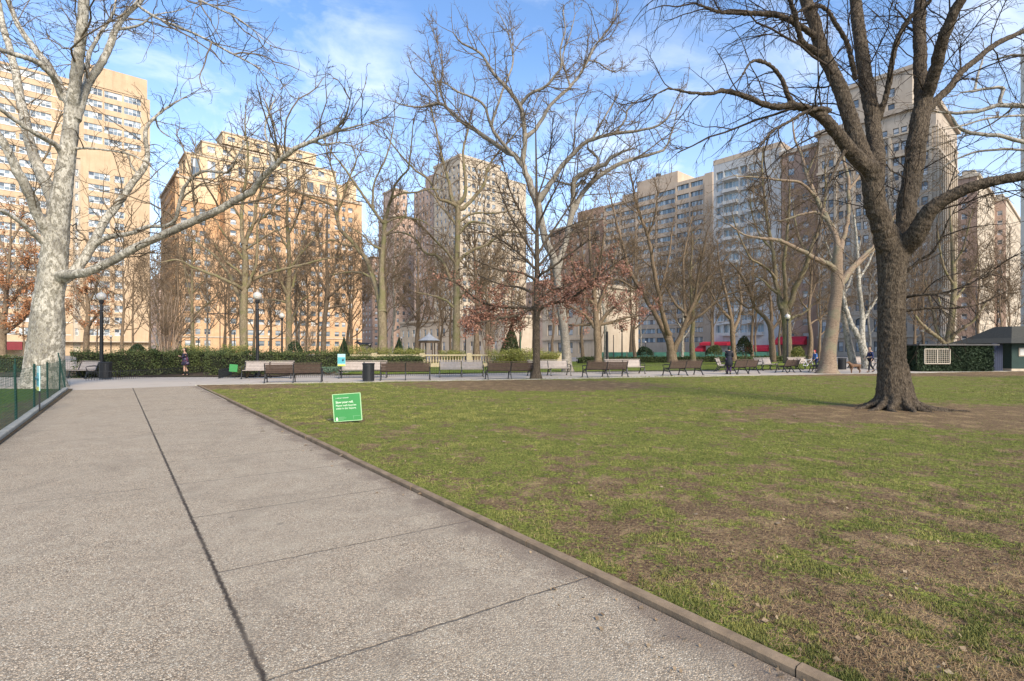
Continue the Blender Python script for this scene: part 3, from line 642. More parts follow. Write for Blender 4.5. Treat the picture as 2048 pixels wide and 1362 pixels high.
tree('bare_tree', 'tall straight bare tree behind the balustrade left of the rust-leaved oak', 50,
    ["912,722,11 912,700,9.5 913,650,8 913,594,7.2 913,535,6.6 915,476,6.2 916,426,6 916,405,5.6",
     "916,410,5 904,400,4.4 899,370,3.6 890,338,3 881,300,2.6 870,250,1.9 858,200,1.2", "914,412,4 892,402,3.4 878,397,3 857,359,2.5 828,338,2.1 793,300,1.6 770,268,1",
     "918,408,5 928,394,4.2 931,365,3.6 928,329,3 926,300,2.6 936,260,2 945,220,1.2", "918,420,5 931,413,4.4 946,397,4 969,367,3.4 975,338,2.8 993,309,2.2 1020,280,1.6 1050,240,1",
     "913,575,4.5 901,558,4 887,526,3.6 872,511,3.4 849,505,3.2 828,476,2.4 799,464,1.8 770,470,1.2", "914,530,4 922,517,3.6 946,500,3.2 975,488,2.8 1004,467,2.3 1034,464,1.8 1070,468,1.2",
     "915,475,3.4 921,464,3 940,445,2.6 969,447,2 1000,460,1.2", "916,445,3 946,427,2.4 990,426,1.7 1030,420,1", "913,450,3 895,428,2.5 881,411,2.2 862,385,1.8 840,372,1.2",
     "912,530,3.2 895,505,2.6 878,488,2.3 843,453,2 819,435,1.7 775,435,1.2", "912,620,3 890,600,2.4 860,590,1.8 835,585,1", "914,600,3 935,580,2.4 960,570,1.6"],
    M_greybark, M_twig, seed=14, rs=.9, rmin=0.0170, l0=(.36, 2, 4.5), l1=(1.7, 1, 2.8), l2=(2.9, .5, 1.5), l3=(3.0, .3, .85))
tree('bare_tree', 'tall bare tree with mossy trunk directly beside the middle globe lamp', 48,
    ["488,725,11 488,702,9.6 487,660,9.4 487,620,9.4 488,594,9.2 490,560,7.8 491,522,6.8 489,500,6.5 489,482,6",
     "489,490,5 484,464,4.8 484,405,4 490,370,3.4 495,332,3 495,292,2.5 490,256,1.8 492,215,1.1", "489,492,5 495,474,4.6 508,444,4 515,398,3.6 535,358,3 551,320,2.6 551,279,2.2 545,243,1.7 531,205,1.1",
     "506,448,3 535,428,2.7 555,401,2.3 580,385,1.6 600,360,1", "487,605,5.5 480,595,5 469,574,4.6 457,549,4 435,518,3.2 412,497,2.4 385,480,1.5", "487,580,4.6 475,572,4.2 446,558,3.8 390,536,3 356,520,2.4 322,525,1.5",
     "489,555,3.6 475,540,3 457,527,2.6 440,505,2 425,480,1.2", "491,572,4.6 500,563,4.2 516,554,3.8 547,543,3.4 570,538,3 615,527,2.4 648,518,1.9 682,513,1.2", "491,575,4.6 498,567,4.2 507,545,3.6 512,530,3.2 515,490,2.6 515,451,2 530,420,1.2",
     "488,520,3 470,495,2.4 450,470,2 430,440,1.2", "484,440,3 465,410,2.4 450,380,1.8 440,350,1.1", "490,500,3 520,480,2.2 545,465,1.6 570,455,1"],
    M_greybark, M_twig, seed=15, rs=.9, rmin=0.0170, l0=(.36, 2, 4.5), l1=(1.7, 1, 2.8), l2=(2.9, .5, 1.5), l3=(3.0, .3, .85))
tree('bare_tree', 'bare tree with a forked crown just right of the middle globe lamp', 55,
    ["577,722,8 577,700,7 578,635,7 576,590,6.2 578,552,5.4 578,500,4.6 574,437,3.4 576,390,2.4 574,330,1.4",
     "576,590,4 569,579,3.4 558,549,3 554,527,2.6 542,500,2.1 530,470,1.4", "577,606,3 560,602,2.4 547,599,2 525,600,1.2", "578,585,4 585,574,3.2 592,545,2.8 596,522,2.4 605,490,2 615,450,1.2", "578,652,3 583,646,2.6 590,626,2.3 601,603,1.8 620,590,1.1",
     "578,540,3 600,510,2.4 625,480,1.8 640,455,1.1", "577,500,2.8 560,470,2.2 548,440,1.7 540,400,1", "576,470,2.6 592,440,2 604,400,1.5 610,360,.9"],
    M_greybark, M_twig, seed=16, rs=.9, rmin=0.0186, l0=(.36, 2, 4.5), l1=(1.7, 1, 2.8), l2=(2.4, .5, 1.4), l3=(2.4, .3, .8))
tree('bare_tree', 'bare tree forking low behind the hedge left of the cone shrub', 58,
    ["647,722,7.5 647,702,6.4 648,660,5.6 650,635,5.2 654,601,5 655,585,4.4 654,540,3.6 653,500,3 655,440,2 654,390,1.2",
     "654,592,3.4 650,579,3 640,558,2.6 632,540,2.3 620,515,1.8 612,480,1.1", "655,600,3.2 660,592,3 682,572,2.6 711,547,2 730,545,1.2", "653,618,2.8 675,612,2.4 693,610,2 706,601,1.6 715,585,1",
     "654,570,3 668,540,2.6 675,505,2.1 690,470,1.3", "653,520,2.4 640,490,2 630,450,1.4 628,420,.9"],
    M_brownbark, M_twig, seed=17, rs=.9, rmin=0.0186, l0=(.25, 2, 4.5), l1=(1.7, 1, 2.8), l2=(2.4, .5, 1.4), l3=(2.4, .3, .8))
tree('twin_stemmed_tree', 'bare tree whose trunk splits into two long stems behind the bronze goat', 46,
    ["765,724,12 765,700,10.5 765,652,9.8 763,618,9.4 765,590,7.5 763,550,6 765,505,5.6 768,476,5.2 769,447,4.8 771,432,4.4",
     "764,625,8 757,592,6.5 746,556,6 736,527,5.5 710,490,5 680,457,4.4 673,431,3.8 660,408,2.8 630,398,2.4 597,385,1.8 570,375,1.1", "674,436,3 677,398,2.6 670,358,2.2 654,306,1.7 650,270,1", "673,430,2.8 685,400,2.3 693,372,2 705,340,1.4 720,300,.9",
     "769,446,4 762,441,3.6 746,418,3.3 713,372,2.8 700,352,2.4 680,325,2 657,296,1.3 640,260,.9", "746,420,3 746,398,2.6 749,365,2.2 772,315,1.8 782,280,1.4 790,235,.9",
     "771,436,4 778,409,3.4 784,394,3 790,370,2.6 803,352,2.3 816,338,2 822,300,1.6 826,250,1", "784,396,2.6 805,387,2.2 834,384,1.9 860,378,1.4 885,380,1", "770,445,2.6 800,435,2 840,440,1.5 870,460,1",
     "710,492,3 690,490,2.5 665,480,2 640,490,1.2", "745,556,3 720,545,2.4 690,545,1.8 660,550,1.1", "765,500,3 745,490,2.4 725,470,1.8 700,455,1", "700,352,1.8 712,320,1.5 700,280,1", "768,470,2.6 790,455,2 810,430,1.4 815,400,.9"],
    M_greybark, M_twig, seed=18, rs=.9, rmin=0.0155, l0=(.36, 2, 4.5), l1=(1.7, 1, 2.6), l2=(2.5, .5, 1.3), l3=(2.6, .3, .8))
tree('sycamore_tree', 'leaning sycamore with tan ringed bark at the far right end of the benches', 34,
    ["1655,748,30 1655,742,23 1656,730,18 1657,704,15.5 1664,660,14 1669,616,13 1673,590,12.5 1674,560,12.5 1674,532,12 1677,496,9",
     "1678,505,8 1670,466,6.5 1653,435,5.6 1631,391,4.8 1613,347,4 1604,311,3.2 1590,280,2.4 1585,240,1.5", "1678,500,7 1688,474,5 1697,426,4.4 1697,364,3.8 1690,330,3 1680,290,2", ("1672,540,8 1660,531,6.6 1644,523,6 1600,501,4.8 1559,481,4 1519,476,3", -1),
     ("1676,575,10 1684,565,8.5 1701,540,7.5 1732,510,6.5 1752,488,6 1775,455,5 1800,420,4 1830,395,2.5", 4.5), "1653,437,4 1630,425,3.2 1600,430,2.8 1570,440,2", "1631,393,3.5 1600,365,3 1560,360,2.4 1520,355,1.6 1470,352,1",
     "1519,476,2.4 1490,470,2 1460,450,1.5", "1613,347,3 1630,310,2.4 1640,270,1.5", "1697,380,3 1720,350,2.4 1735,310,1.5"],
    M_warmbark, M_twig, seed=19, rmin=0.0124, l0=(.34, 1.5, 3.8), l1=(1.5, .8, 2), l2=(2.4, .4, 1.1), l3=(2.6, .2, .6), crownpale=M_twigpale, ttrunk=.95)
tree('sycamore_tree', 'slim curved pale sycamore right behind the tan ringed one', 43,
    ["1707,736,9 1704,715,8 1697,682,7 1690,645,6 1688,627,5.6 1687,583,5 1682,545,4.4 1676,500,3.6 1668,450,2.4", "1687,590,3.4 1700,560,2.8 1712,520,2 1722,480,1.2", "1682,545,3 1665,520,2.3 1650,480,1.5"],
    M_syc2, M_twig, seed=20, rmin=0.0155, l0=(.34, 1.5, 3.8), l1=(1.5, .8, 2), l2=(2.3, .4, 1.1), l3=(2.5, .2, .6))
tree('sycamore_tree', 'pale two-stemmed sycamore forking low beside the dark tree trunk', 42,
    ["1734,736,13 1732,720,10 1727,700,8.6 1723,682,8 1724,660,6 1725,638,5.5 1722,605,5 1718,572,4.6 1716,530,4 1713,480,3 1708,430,2", "1723,686,7 1712,665,6 1703,649,5.5 1692,616,4.8 1686,585,4 1680,550,2.6", "1725,645,4 1738,620,3.4 1750,600,3 1765,580,2", "1717,560,3 1735,530,2.4 1748,500,1.5"],
    M_syc, M_twig, seed=21, rmin=0.0155, l0=(.34, 1.5, 3.8), l1=(1.5, .8, 2), l2=(2.3, .4, 1.1), l3=(2.5, .2, .6))
tree('multi_stemmed_tree', 'dark vase-shaped tree splitting near the ground in front of the banded tower', 52,
    ["1345,724,13 1344,712,11 1342,695,9.5 1338,678,8.5 1335,665,7", "1338,680,6.5 1327,655,6 1308,624,5.4 1281,578,4.6 1259,541,4 1247,497,3.4 1234,448,2.6 1225,410,1.8 1215,370,1.1",
     "1337,670,6 1330,649,5.4 1318,593,4.8 1308,541,4.2 1296,473,3.4 1277,423,2.6 1265,370,1.7 1258,330,1", "1345,705,7 1352,693,6.2 1364,664,5.6 1372,640,5 1389,602,4.4 1413,562,3.4 1438,535,2.4 1460,505,1.4",
     "1366,660,4 1385,640,3.6 1404,627,3.2 1440,596,2.6 1480,580,2 1520,560,1.2", "1372,635,4 1369,609,3.4 1367,560,3 1367,516,2.7 1376,473,2 1385,430,1.2", "1370,625,3.2 1352,609,2.8 1338,585,2.3 1325,560,1.6", "1318,593,3 1330,550,2.6 1340,500,2 1345,450,1.2",
     "1296,473,2.4 1310,430,2 1315,385,1.3", "1281,578,3 1265,575,2.4 1240,560,1.8 1215,560,1", "1259,541,2.6 1240,530,2 1215,520,1.2", "1389,602,3 1395,560,2.4 1405,510,1.9 1415,460,1.2"],
    M_brownbark, M_twig, seed=22, rs=.9, rmin=0.0170, l0=(.40, 1.8, 4.2), l1=(1.8, 1, 2.6), l2=(2.9, .5, 1.4), l3=(2.9, .3, .85), ttrunk=.99)
tree('pollarded_tree', 'knobbly-headed bare tree directly behind the lamp by the red awnings', 48,
    ["1576,726,12 1575,700,10.5 1574,665,10 1572,633,11 1569,615,11 1566,602,8", "1566,618,7 1555,580,5.4 1549,531,5 1542,481,4.4 1532,422,3.6 1526,369,2.8 1524,320,1.8 1530,280,1.1", "1552,560,3.6 1539,541,3 1515,525,2.5 1499,514,2.2 1476,465,1.6 1465,430,1",
     "1573,618,7 1585,597,6.4 1592,570,6 1611,537,5.4 1618,508,5 1631,475,4.4 1645,435,3.6 1651,382,2.6 1650,330,1.4", "1569,612,6 1572,580,4.8 1568,531,4 1574,470,3.4 1578,415,2.5 1580,360,1.5", "1574,645,4 1590,632,3.4 1605,628,2.8 1625,610,1.6",
     "1545,500,3 1520,470,2.4 1505,430,1.8 1500,390,1.1", "1618,510,3.2 1600,480,2.6 1590,440,2 1585,400,1.2", "1560,590,4 1540,575,3 1525,560,2 1505,550,1.2"],
    M_greybark, M_twig, seed=23, rs=.9, rmin=0.0170, l0=(.40, 1.8, 4.2), l1=(1.8, 1, 2.6), l2=(2.9, .5, 1.4), l3=(2.9, .3, .85), ttrunk=.95)
tree('bare_tree', 'crooked bare tree leaning left next to the knobbly-headed tree', 50,
    ["1546,724,8 1545,700,7.4 1543,675,6.8 1541,655,6 1532,637,5 1520,625,4.6 1509,613,4.2 1499,580,3.6 1485,555,3 1476,541,2.4 1455,520,1.5", "1542,660,4.6 1543,630,4 1541,600,3.4 1535,570,2.6 1530,540,1.6", "1509,613,3 1495,615,2.4 1475,600,1.8 1462,580,1.1", "1541,662,3.6 1556,645,3 1562,620,2.4 1560,590,1.5"],
    M_brownbark, M_twig, seed=24, rs=.9, rmin=0.0170, l0=(.4, 1.8, 4), l1=(1.8, 1, 2.6), l2=(2.9, .5, 1.4), l3=(2.9, .3, .85))
tree('bare_tree', 'slim forked bare tree behind the figure in the dark coat', 58,
    ["1468,722,6.5 1467,700,5.6 1465,668,5 1463,640,4.4 1455,600,3.4 1445,560,2.6 1438,520,1.8 1434,480,1", "1465,665,4 1478,635,3.4 1482,600,2.8 1478,560,2.2 1484,520,1.3", "1463,640,3 1440,615,2.4 1425,590,1.6 1415,570,1"],
    M_brownbark, M_twig, seed=25, rmin=0.0186, l0=(.3, 2, 4), l1=(1.8, 1, 2.6), l2=(2.9, .5, 1.4), l3=(2.9, .3, .85))
tree('bare_tree', 'low wide-branching bare tree rising behind the ivy enclosure', 60,
    ["1896,712,9 1897,682,8.4 1902,649,7.8 1906,605,6.6 1908,572,5.8 1906,520,4.8 1903,470,3.4 1900,420,2", "1896,690,5 1884,682,4.6 1860,662,4 1842,647,3.2 1830,630,2", "1897,692,5 1877,674,4.4 1869,638,3.6 1860,600,2.8 1850,560,1.6", "1898,685,5 1908,671,4.6 1921,660,4.2 1943,645,3.4 1957,627,2.7 1975,600,1.6",
     "1906,605,3.6 1925,580,3 1945,550,2.3 1960,510,1.3", "1908,570,3 1890,540,2.5 1880,500,2 1875,460,1.2", "1906,530,3 1925,500,2.4 1935,460,1.8 1945,420,1.1", "1903,640,3.4 1885,620,2.6 1875,590,1.8"],
    M_greybark, M_twig, seed=26, rmin=0.0186, l0=(.25, 2, 4.5), l1=(1.8, 1, 2.6), l2=(2.9, .5, 1.4), l3=(2.9, .3, .85))
tree('sycamore_tree', 'pale smooth sycamore whose long limbs reach in from beyond the right edge', 24,
    ["2330,790,30 2330,700,24 2325,600,22 2320,480,20 2310,380,18 2300,300,15 2280,200,11 2270,100,7", ("2318,330,12 2250,260,9 2150,225,7.5 2048,212,6.5 1999,211,6 1958,222,5 1917,226,4 1876,224,2.4", 1), ("2316,380,12 2240,330,9 2140,300,7 2048,284,5.5 1999,271,5 1950,267,4.4 1917,255,4 1904,234,3", -1),
     ("1999,211,5 2001,195,4.6 2007,178,4.4 1990,175,4 1950,181,3.4 1925,185,2", 0), ("1950,181,3.4 1952,165,3 1958,144,2.8 1965,120,2", .3), ("2318,420,10 2220,340,6 2120,320,4.4 2048,300,3.6 1978,300,3 1937,308,2.6 1900,325,2 1876,341,1.3", 2),
     ("2150,225,5 2100,230,3.6 2048,231,3 1978,236,2.6 1930,250,2 1896,258,1.3", -2), ("2300,260,9 2200,170,6 2100,120,5 2030,110,3.6 1990,120,2.4", 2)],
    M_syc2, M_twig, seed=27, rmin=0.0093, up=.0, wob=.2, l0=(.25, 1.2, 3), l1=(1.1, .7, 1.9), l2=(1.9, .4, 1), l3=(2, .2, .5), crownpale=M_twigpale)
tree('oak_tree', 'bushy oak still holding masses of rust leaves right of the leaning pale sycamore', 48,
    ["1196,726,9 1196,700,7.6 1194,670,7 1193,650,6.6 1190,610,5 1186,560,4 1180,500,2.8 1178,440,1.6", "1194,660,4.4 1175,635,3.6 1155,620,3 1135,610,2", "1194,655,4.4 1212,630,3.6 1235,610,2.8 1265,595,1.8", "1192,630,4 1205,590,3.4 1220,550,2.6 1232,500,1.6", "1190,610,3.6 1165,580,3 1148,545,2.4 1140,500,1.4",
     "1186,565,3 1200,520,2.4 1208,470,1.6", "1194,650,3.6 1220,645,2.8 1255,635,2 1285,630,1.2", "1193,645,3.4 1170,650,2.6 1140,650,1.6"],
    M_brownbark, M_twig, seed=28, leaves=(lf_rust, 5.0, 13.5, .8, .09), rmin=0.0170, l0=(.35, 1.5, 3.5), l1=(1.3, .8, 2.2), l2=(2.0, .4, 1.1), l3=(2, .2, .6), ttrunk=.4)
tree('oak_tree', 'orange-leaved oak at the far left edge behind the netting', 46,
    ["4,724,12 4,690,9 6,650,8 10,620,6 15,560,4.4 20,500,3 22,440,1.6", "5,670,5 25,655,4.4 45,640,3.4 62,620,2", "6,640,5 -15,600,4 -30,550,2.6", "8,620,4.4 35,590,3.6 52,550,2.6 60,510,1.6", "12,590,4 -5,550,3.2 -12,500,2", "15,570,3.6 38,530,3 50,480,2", "18,520,3 0,480,2.4 -5,440,1.5", "20,490,2.6 40,450,2 48,410,1.2"],
    M_brownbark, M_twig, seed=29, leaves=(lf_or, 6.0, 17.0, .7, .10), rmin=0.0170, l0=(.35, 1.5, 3.5), l1=(1.3, .8, 2.2), l2=(2.0, .4, 1.1), l3=(2, .2, .6), ttrunk=.4)
tree('oak_tree', 'small oak with orange leaves just right of the huge mottled trunk', 55,
    ["172,722,8 172,697,7 173,670,6.4 175,647,5.6 176,610,4.4 170,570,3 165,530,1.8", "174,660,4 160,645,3.2 145,630,2", "175,655,4 190,635,3.2 205,615,2", "175,625,3.6 160,600,3 148,570,2", "175,610,3.4 190,580,2.6 198,550,1.6"],
    M_brownbark, M_twig, seed=30, leaves=(lf_or, 5.0, 11.5, .8, .10), rmin=0.0170, l0=(.4, 1.5, 3), l1=(1.3, .8, 2), l2=(2.0, .4, 1.1), l3=(2, .2, .6), ttrunk=.4)
# clump of many thin stems
def clump(name, label, px, d, n, hgt, spread, mat, twig, seed, rad=.035):
    r = np.random.default_rng(seed); root = empty(name, tuple(P(px, HZ, d)[:2]) + (0,), label, 'tree')
    c = np.array([root.location.x, root.location.y, 0.]); Pt = []; Rd = []
    for k in range(n):
        a = r.random() * 6.28; s = r.uniform(.3, 1) * spread; b = c + np.array([math.cos(a), math.sin(a), 0]) * .25
        hh = hgt * r.uniform(.7, 1.1); w = r.normal(size=2) * .15
        Pt.append([b, b + np.array([math.cos(a) * s * .22, math.sin(a) * s * .22, hh * .3]), b + np.array([math.cos(a) * s * .5 + w[0], math.sin(a) * s * .5 + w[1], hh * .65]), b + np.array([math.cos(a) * s, math.sin(a) * s, hh])])
        Rd.append([rad * 1.5, rad * 1.1, rad * .7, rad * .35])
    Pt = np.array([resample(np.column_stack([p, q]), 14) for p, q in zip(Pt, Rd)]); Rr = Pt[:, :, 3]; Pt = Pt[:, :, :3]
    tubes_mesh('stem', [(Pt, Rr, 6)], mat, root)['kind'] = 'stuff'
    b = sprout(Pt, Rr, r, 2.2, .6, 1.8, 6, (20, 50), .12, .12, .008, .009, .35); c2 = sprout(b[0], b[1], r, 2.6, .4, 1.0, 4, (25, 55), .1, .15, .006, .008, .1)
    tubes_mesh('crown', [(b[0], b[1], 4), (c2[0], c2[1], 3)], twig, root)
M_pinkstem = simple('smooth_pinkish_stem', (.34, .24, .165), .8, .2, 3, obj=False)
clump('multi_stemmed_shrub', 'tall fan of pale pinkish stems behind the left hedge', 332, 46, 26, 6.5, 3.2, M_pinkstem, M_twig, 41, .05)
clump('multi_stemmed_shrub', 'thin reddish stems fanning up behind the balustrade left of the slim oak', 980, 49, 14, 6.0, 2.0, M_pinkstem, M_twig, 42, .03)
clump('multi_stemmed_shrub', 'sparse fan of thin stems between the two trees right of the middle lamp', 606, 52, 12, 4.0, 1.8, M_pinkstem, M_twig, 43, .03)
# simpler trees further off
def auto(name, label, px, d, H, r0, lean, mat, seed, fork=.3, leaves=None, twig=None, spread=1.0):
    r = np.random.default_rng(seed); k = F / d; base = HZ + EYE * k; top = base - H * k
    L = []; tr = []
    for t in np.linspace(0, 1, 7):
        tr.append('%.1f,%.1f,%.2f' % (px + lean * t + r.normal() * 1.5 * (t > 0), base + (top - base) * t, r0 * k * (1 - .88 * t) * (1.35 if t == 0 else 1)))
    L.append(' '.join(tr)); n = int(r.integers(7, 10))
    for q in range(n):
        t = fork + (1 - fork) * (q + .3) / n * .85; s = (-1) ** q; x = px + lean * t; y = base + (top - base) * t; ln = H * k * (.42 - .26 * t) * r.uniform(.8, 1.2) * spread
        rr = max(r0 * k * (1 - .88 * t) * .55, .9); a = r.uniform(25, 55)
        pts = [(x, y, rr)]
        for j in range(1, 5):
            aa = R_(a - j * 6 + r.normal() * 9); pts.append((pts[-1][0] + s * math.sin(aa) * ln / 4, pts[-1][1] - math.cos(aa) * ln / 4, rr * (1 - .2 * j)))
        L.append(' '.join('%.1f,%.1f,%.2f' % p for p in pts))
    return tree(name, label, d, L, mat, twig or M_twig, seed=seed, leaves=leaves, rmin=0.0202, l0=(.38, 2, 4.2), l1=(1.8, 1, 2.6), l2=(2.4, .5, 1.3), l3=(2.0, .3, .8))
for a in [
    ('bare_tree', 'spreading bare tree left of the pinkish stem fan', 244, 57, 13, .24, 4, M_brownbark, 51, .22),
    ('bare_tree', 'slender grey-trunked tree between the person in the floral dress and the first hedge lamp', 385, 54, 15, .27, -2, M_greybark, 52, .3),
    ('bare_tree', 'dim bare tree far behind the person in the floral dress', 350, 72, 17, .25, 5, M_brownbark, 53, .3),
    ('bare_tree', 'thin bare tree far behind the forked tree by the middle lamp', 612, 70, 16, .22, 3, M_brownbark, 54, .3),
    ('bare_tree', 'bare tree far behind the hedge left of the bronze goat', 700, 68, 15, .25, -4, M_brownbark, 55, .3),
    ('bare_tree', 'greyish bare tree behind the small pavilion roof', 832, 70, 15, .3, 3, M_brownbark, 56, .25),
    ('bare_tree', 'thick-trunked bare tree right of the tall straight one behind the balustrade', 953, 57, 17, .34, -5, M_brownbark, 57, .3),
    ('bare_tree', 'thinner bare tree with reddish bark left of the holly cone', 978, 62, 15, .22, 4, M_brownbark, 58, .35),
    ('bare_tree', 'bare tree with pale bark leaning left behind the rust-leaved oak', 1212, 54, 14, .24, -14, M_syc2, 59, .35),
    ('bare_tree', 'bare tree far behind the banded tower frontage near the thin lamp', 1262, 75, 17, .25, 2, M_brownbark, 60, .3),
    ('bare_tree', 'straight tan-trunked tree right of the vase-shaped tree', 1386, 60, 16, .32, -3, M_greybark, 61, .35),
    ('bare_tree', 'bare tree close behind the tall banners left of the pollarded one', 1505, 72, 16, .24, 2, M_brownbark, 62, .3),
    ('bare_tree', 'crooked bare tree in front of the arched stone windows', 1618, 58, 16, .28, 6, M_brownbark, 63, .25),
    ('bare_tree', 'bare tree half hidden to the right of the dark trunk', 1848, 62, 14, .22, -5, M_brownbark, 64, .3),
    ('bare_tree', 'thin bare tree behind the shingled kiosk roof', 2000, 66, 14, .2, 3, M_brownbark, 65, .3),
    ('bare_tree', 'dim bare tree filling the gap between the two left towers', 300, 78, 16, .22, 3, M_brownbark, 66, .3),
    ('bare_tree', 'twiggy bare tree beyond the hedge under the orange building', 450, 74, 15, .22, 3, M_brownbark, 67, .3),
    ('bare_tree', 'twiggy bare tree behind the fanning stems in the centre', 540, 76, 16, .2, 3, M_brownbark, 68, .3),
    ('bare_tree', 'dim bare tree between the pavilion and the tall straight tree', 880, 78, 16, .22, 3, M_brownbark, 69, .3),
    ('bare_tree', 'dim bare tree behind the arching pale sycamore limbs', 1105, 76, 14, .22, 3, M_brownbark, 70, .3),
    ('bare_tree', 'dim bare tree left of the crooked tree by the white tower', 1425, 76, 15, .2, 3, M_brownbark, 71, .3),
    ('bare_tree', 'pale-limbed bare tree in front of the stone frontage right of the leaning pair', 1780, 60, 15, .22, 3, M_syc2, 72, .3),
    ('bare_tree', 'twiggy bare tree at the far left behind the bench', 110, 66, 15, .24, 3, M_brownbark, 73, .3),
    ]: auto(*a)

rb_ = np.random.default_rng(99)
for k in range(60):
    px = -40 + (k % 26) * 82 + rb_.uniform(-30, 30) + (k > 25) * (k - 26) * 17; d_ = rb_.uniform(80, 98) if k < 26 else rb_.uniform(62, 76)
    t_ = auto('bare_tree', 'thin bare tree in the far twiggy belt beyond the park', px, d_, rb_.uniform(14, 22), .2, rb_.uniform(-6, 6), M_brownbark if k % 4 else M_syc2, 200 + k, .18)
    t_['group'] = 'bare trees in the far belt beyond the park'
print('FACES', sum(len(o.data.polygons) for o in COL.objects if o.type == 'MESH'))
# ------------------------------------------------------------ buildings
AX = np.array([.7546, .6562]); BX = np.array([-.6562, .7546])      # street directions
NA = np.array([.6562, -.7546]); NB = np.array([-.7546, -.6562])    # outward normals of the two visible fronts
def brickmat(name, c1, c2, mortar, var=.5, rough=.88, course=.22, plain=False):
    m, nt, b = newmat(name); h = NT(nt)
    v = h.pos()
    sx = h.n('ShaderNodeSeparateXYZ'); h.l(v, sx.inputs[0])
    z = h.math('DIVIDE', sx.outputs[2], course); fz = h.math('FRACT', z)
    line = h.ramp(fz, [(.0, 1), (.12, 0)]) 
    f = h.noise(v, .35, 4, .6); f2 = h.noise(h.pos(3, 3, 9), 2.2, 3)
    c = h.mix(h.ramp(f, [(.35, 0), (.65, 1)]), c1, c2)
    c = h.mix(h.math('MULTIPLY', h.ramp(f2, [(.35, 1), (.65, 0)]), var * .5), c, tuple(q * .62 for q in c1))
    if not plain: c = h.mix(h.math('MULTIPLY', line, .35), c, mortar)
    st = h.noise(h.pos(1.2, 1.2, .08), 1.5, 4); c = h.mix(h.ramp(st, [(.52, 0), (.75, .35)]), c, tuple(q * .5 for q in c1))
    h.l(c, b.inputs['Base Color']); b.inputs['Roughness'].default_value = rough; b.inputs['Specular IOR Level'].default_value = .2
    return m
m, nt, b = newmat('window_glass'); h = NT(nt)
g_ = h.n('ShaderNodeNewGeometry').outputs['Random Per Island']; oi = h.n('ShaderNodeObjectInfo').outputs['Random']
rr_ = h.math('FRACT', h.math('ADD', g_, h.math('MULTIPLY', oi, 7.31)))
c = h.ramp(rr_, [(0, (.05, .06, .075)), (.3, (.12, .15, .17)), (.55, (.24, .28, .31)), (.8, (.42, .44, .45)), (1, (.60, .57, .52))])
h.l(c, b.inputs['Base Color']); b.inputs['Roughness'].default_value = .12; b.inputs['Specular IOR Level'].default_value = .8; M_glass = m
m, nt, b = newmat('blue_window_glass'); h = NT(nt)
g_ = h.n('ShaderNodeNewGeometry').outputs['Random Per Island']; oi = h.n('ShaderNodeObjectInfo').outputs['Random']
rr_ = h.math('FRACT', h.math('ADD', g_, h.math('MULTIPLY', oi, 7.31)))
c = h.ramp(rr_, [(0, (.10, .14, .17)), (.4, (.22, .30, .35)), (.75, (.36, .45, .50)), (1, (.55, .58, .58))])
h.l(c, b.inputs['Base Color']); b.inputs['Roughness'].default_value = .12; b.inputs['Specular IOR Level'].default_value = .8; M_glassb = m
M_frame_w = simple('white_window_frame', (.68, .66, .61), .6, .08, 5)
M_frame_d = simple('dark_window_frame', (.07, .065, .06), .6, .2, 5)
M_frame_t = simple('tan_window_frame', (.42, .36, .28), .6, .1, 5)
WCACHE = {}
def win_arrays(w, hh, mull, fr=.09, rail=True):
    """frame and panes in local x (along wall) / z, outward = -y"""
    V = []; Q = []; M = []
    def box(x0, x1, z0, z1, y0, y1, mi):
        k = len(V); V.extend([[x0, y0, z0], [x1, y0, z0], [x1, y0, z1], [x0, y0, z1], [x0, y1, z0], [x1, y1, z0], [x1, y1, z1], [x0, y1, z1]])
        for q in ((0, 1, 2, 3), (0, 4, 5, 1), (3, 2, 6, 7), (0, 3, 7, 4), (1, 5, 6, 2)): Q.append([k + i for i in q]); M.append(mi)
    def pane(x0, x1, z0, z1):
        k = len(V); V.extend([[x0, -.02, z0], [x1, -.02, z0], [x1, -.02, z1], [x0, -.02, z1]]); Q.append([k, k + 1, k + 2, k + 3]); M.append(1)
    box(0, w, 0, fr, -.08, 0, 0); box(0, w, hh - fr, hh, -.08, 0, 0); box(0, fr, fr, hh - fr, -.08, 0, 0); box(w - fr, w, fr, hh - fr, -.08, 0, 0)
    n = max(1, mull); pw = (w - 2 * fr) / n
    for i in range(n):
        x0 = fr + i * pw
        if i: box(x0 - .035, x0 + .035, fr, hh - fr, -.07, 0, 0)
        if rail: box(x0 + .035, x0 + pw - .035, hh * .5 - .03, hh * .5 + .03, -.065, 0, 0); pane(x0, x0 + pw, fr, hh * .5); pane(x0, x0 + pw, hh * .5, hh - fr)
        else: pane(x0, x0 + pw, fr, hh - fr)
    return np.array(V), np.array(Q), M
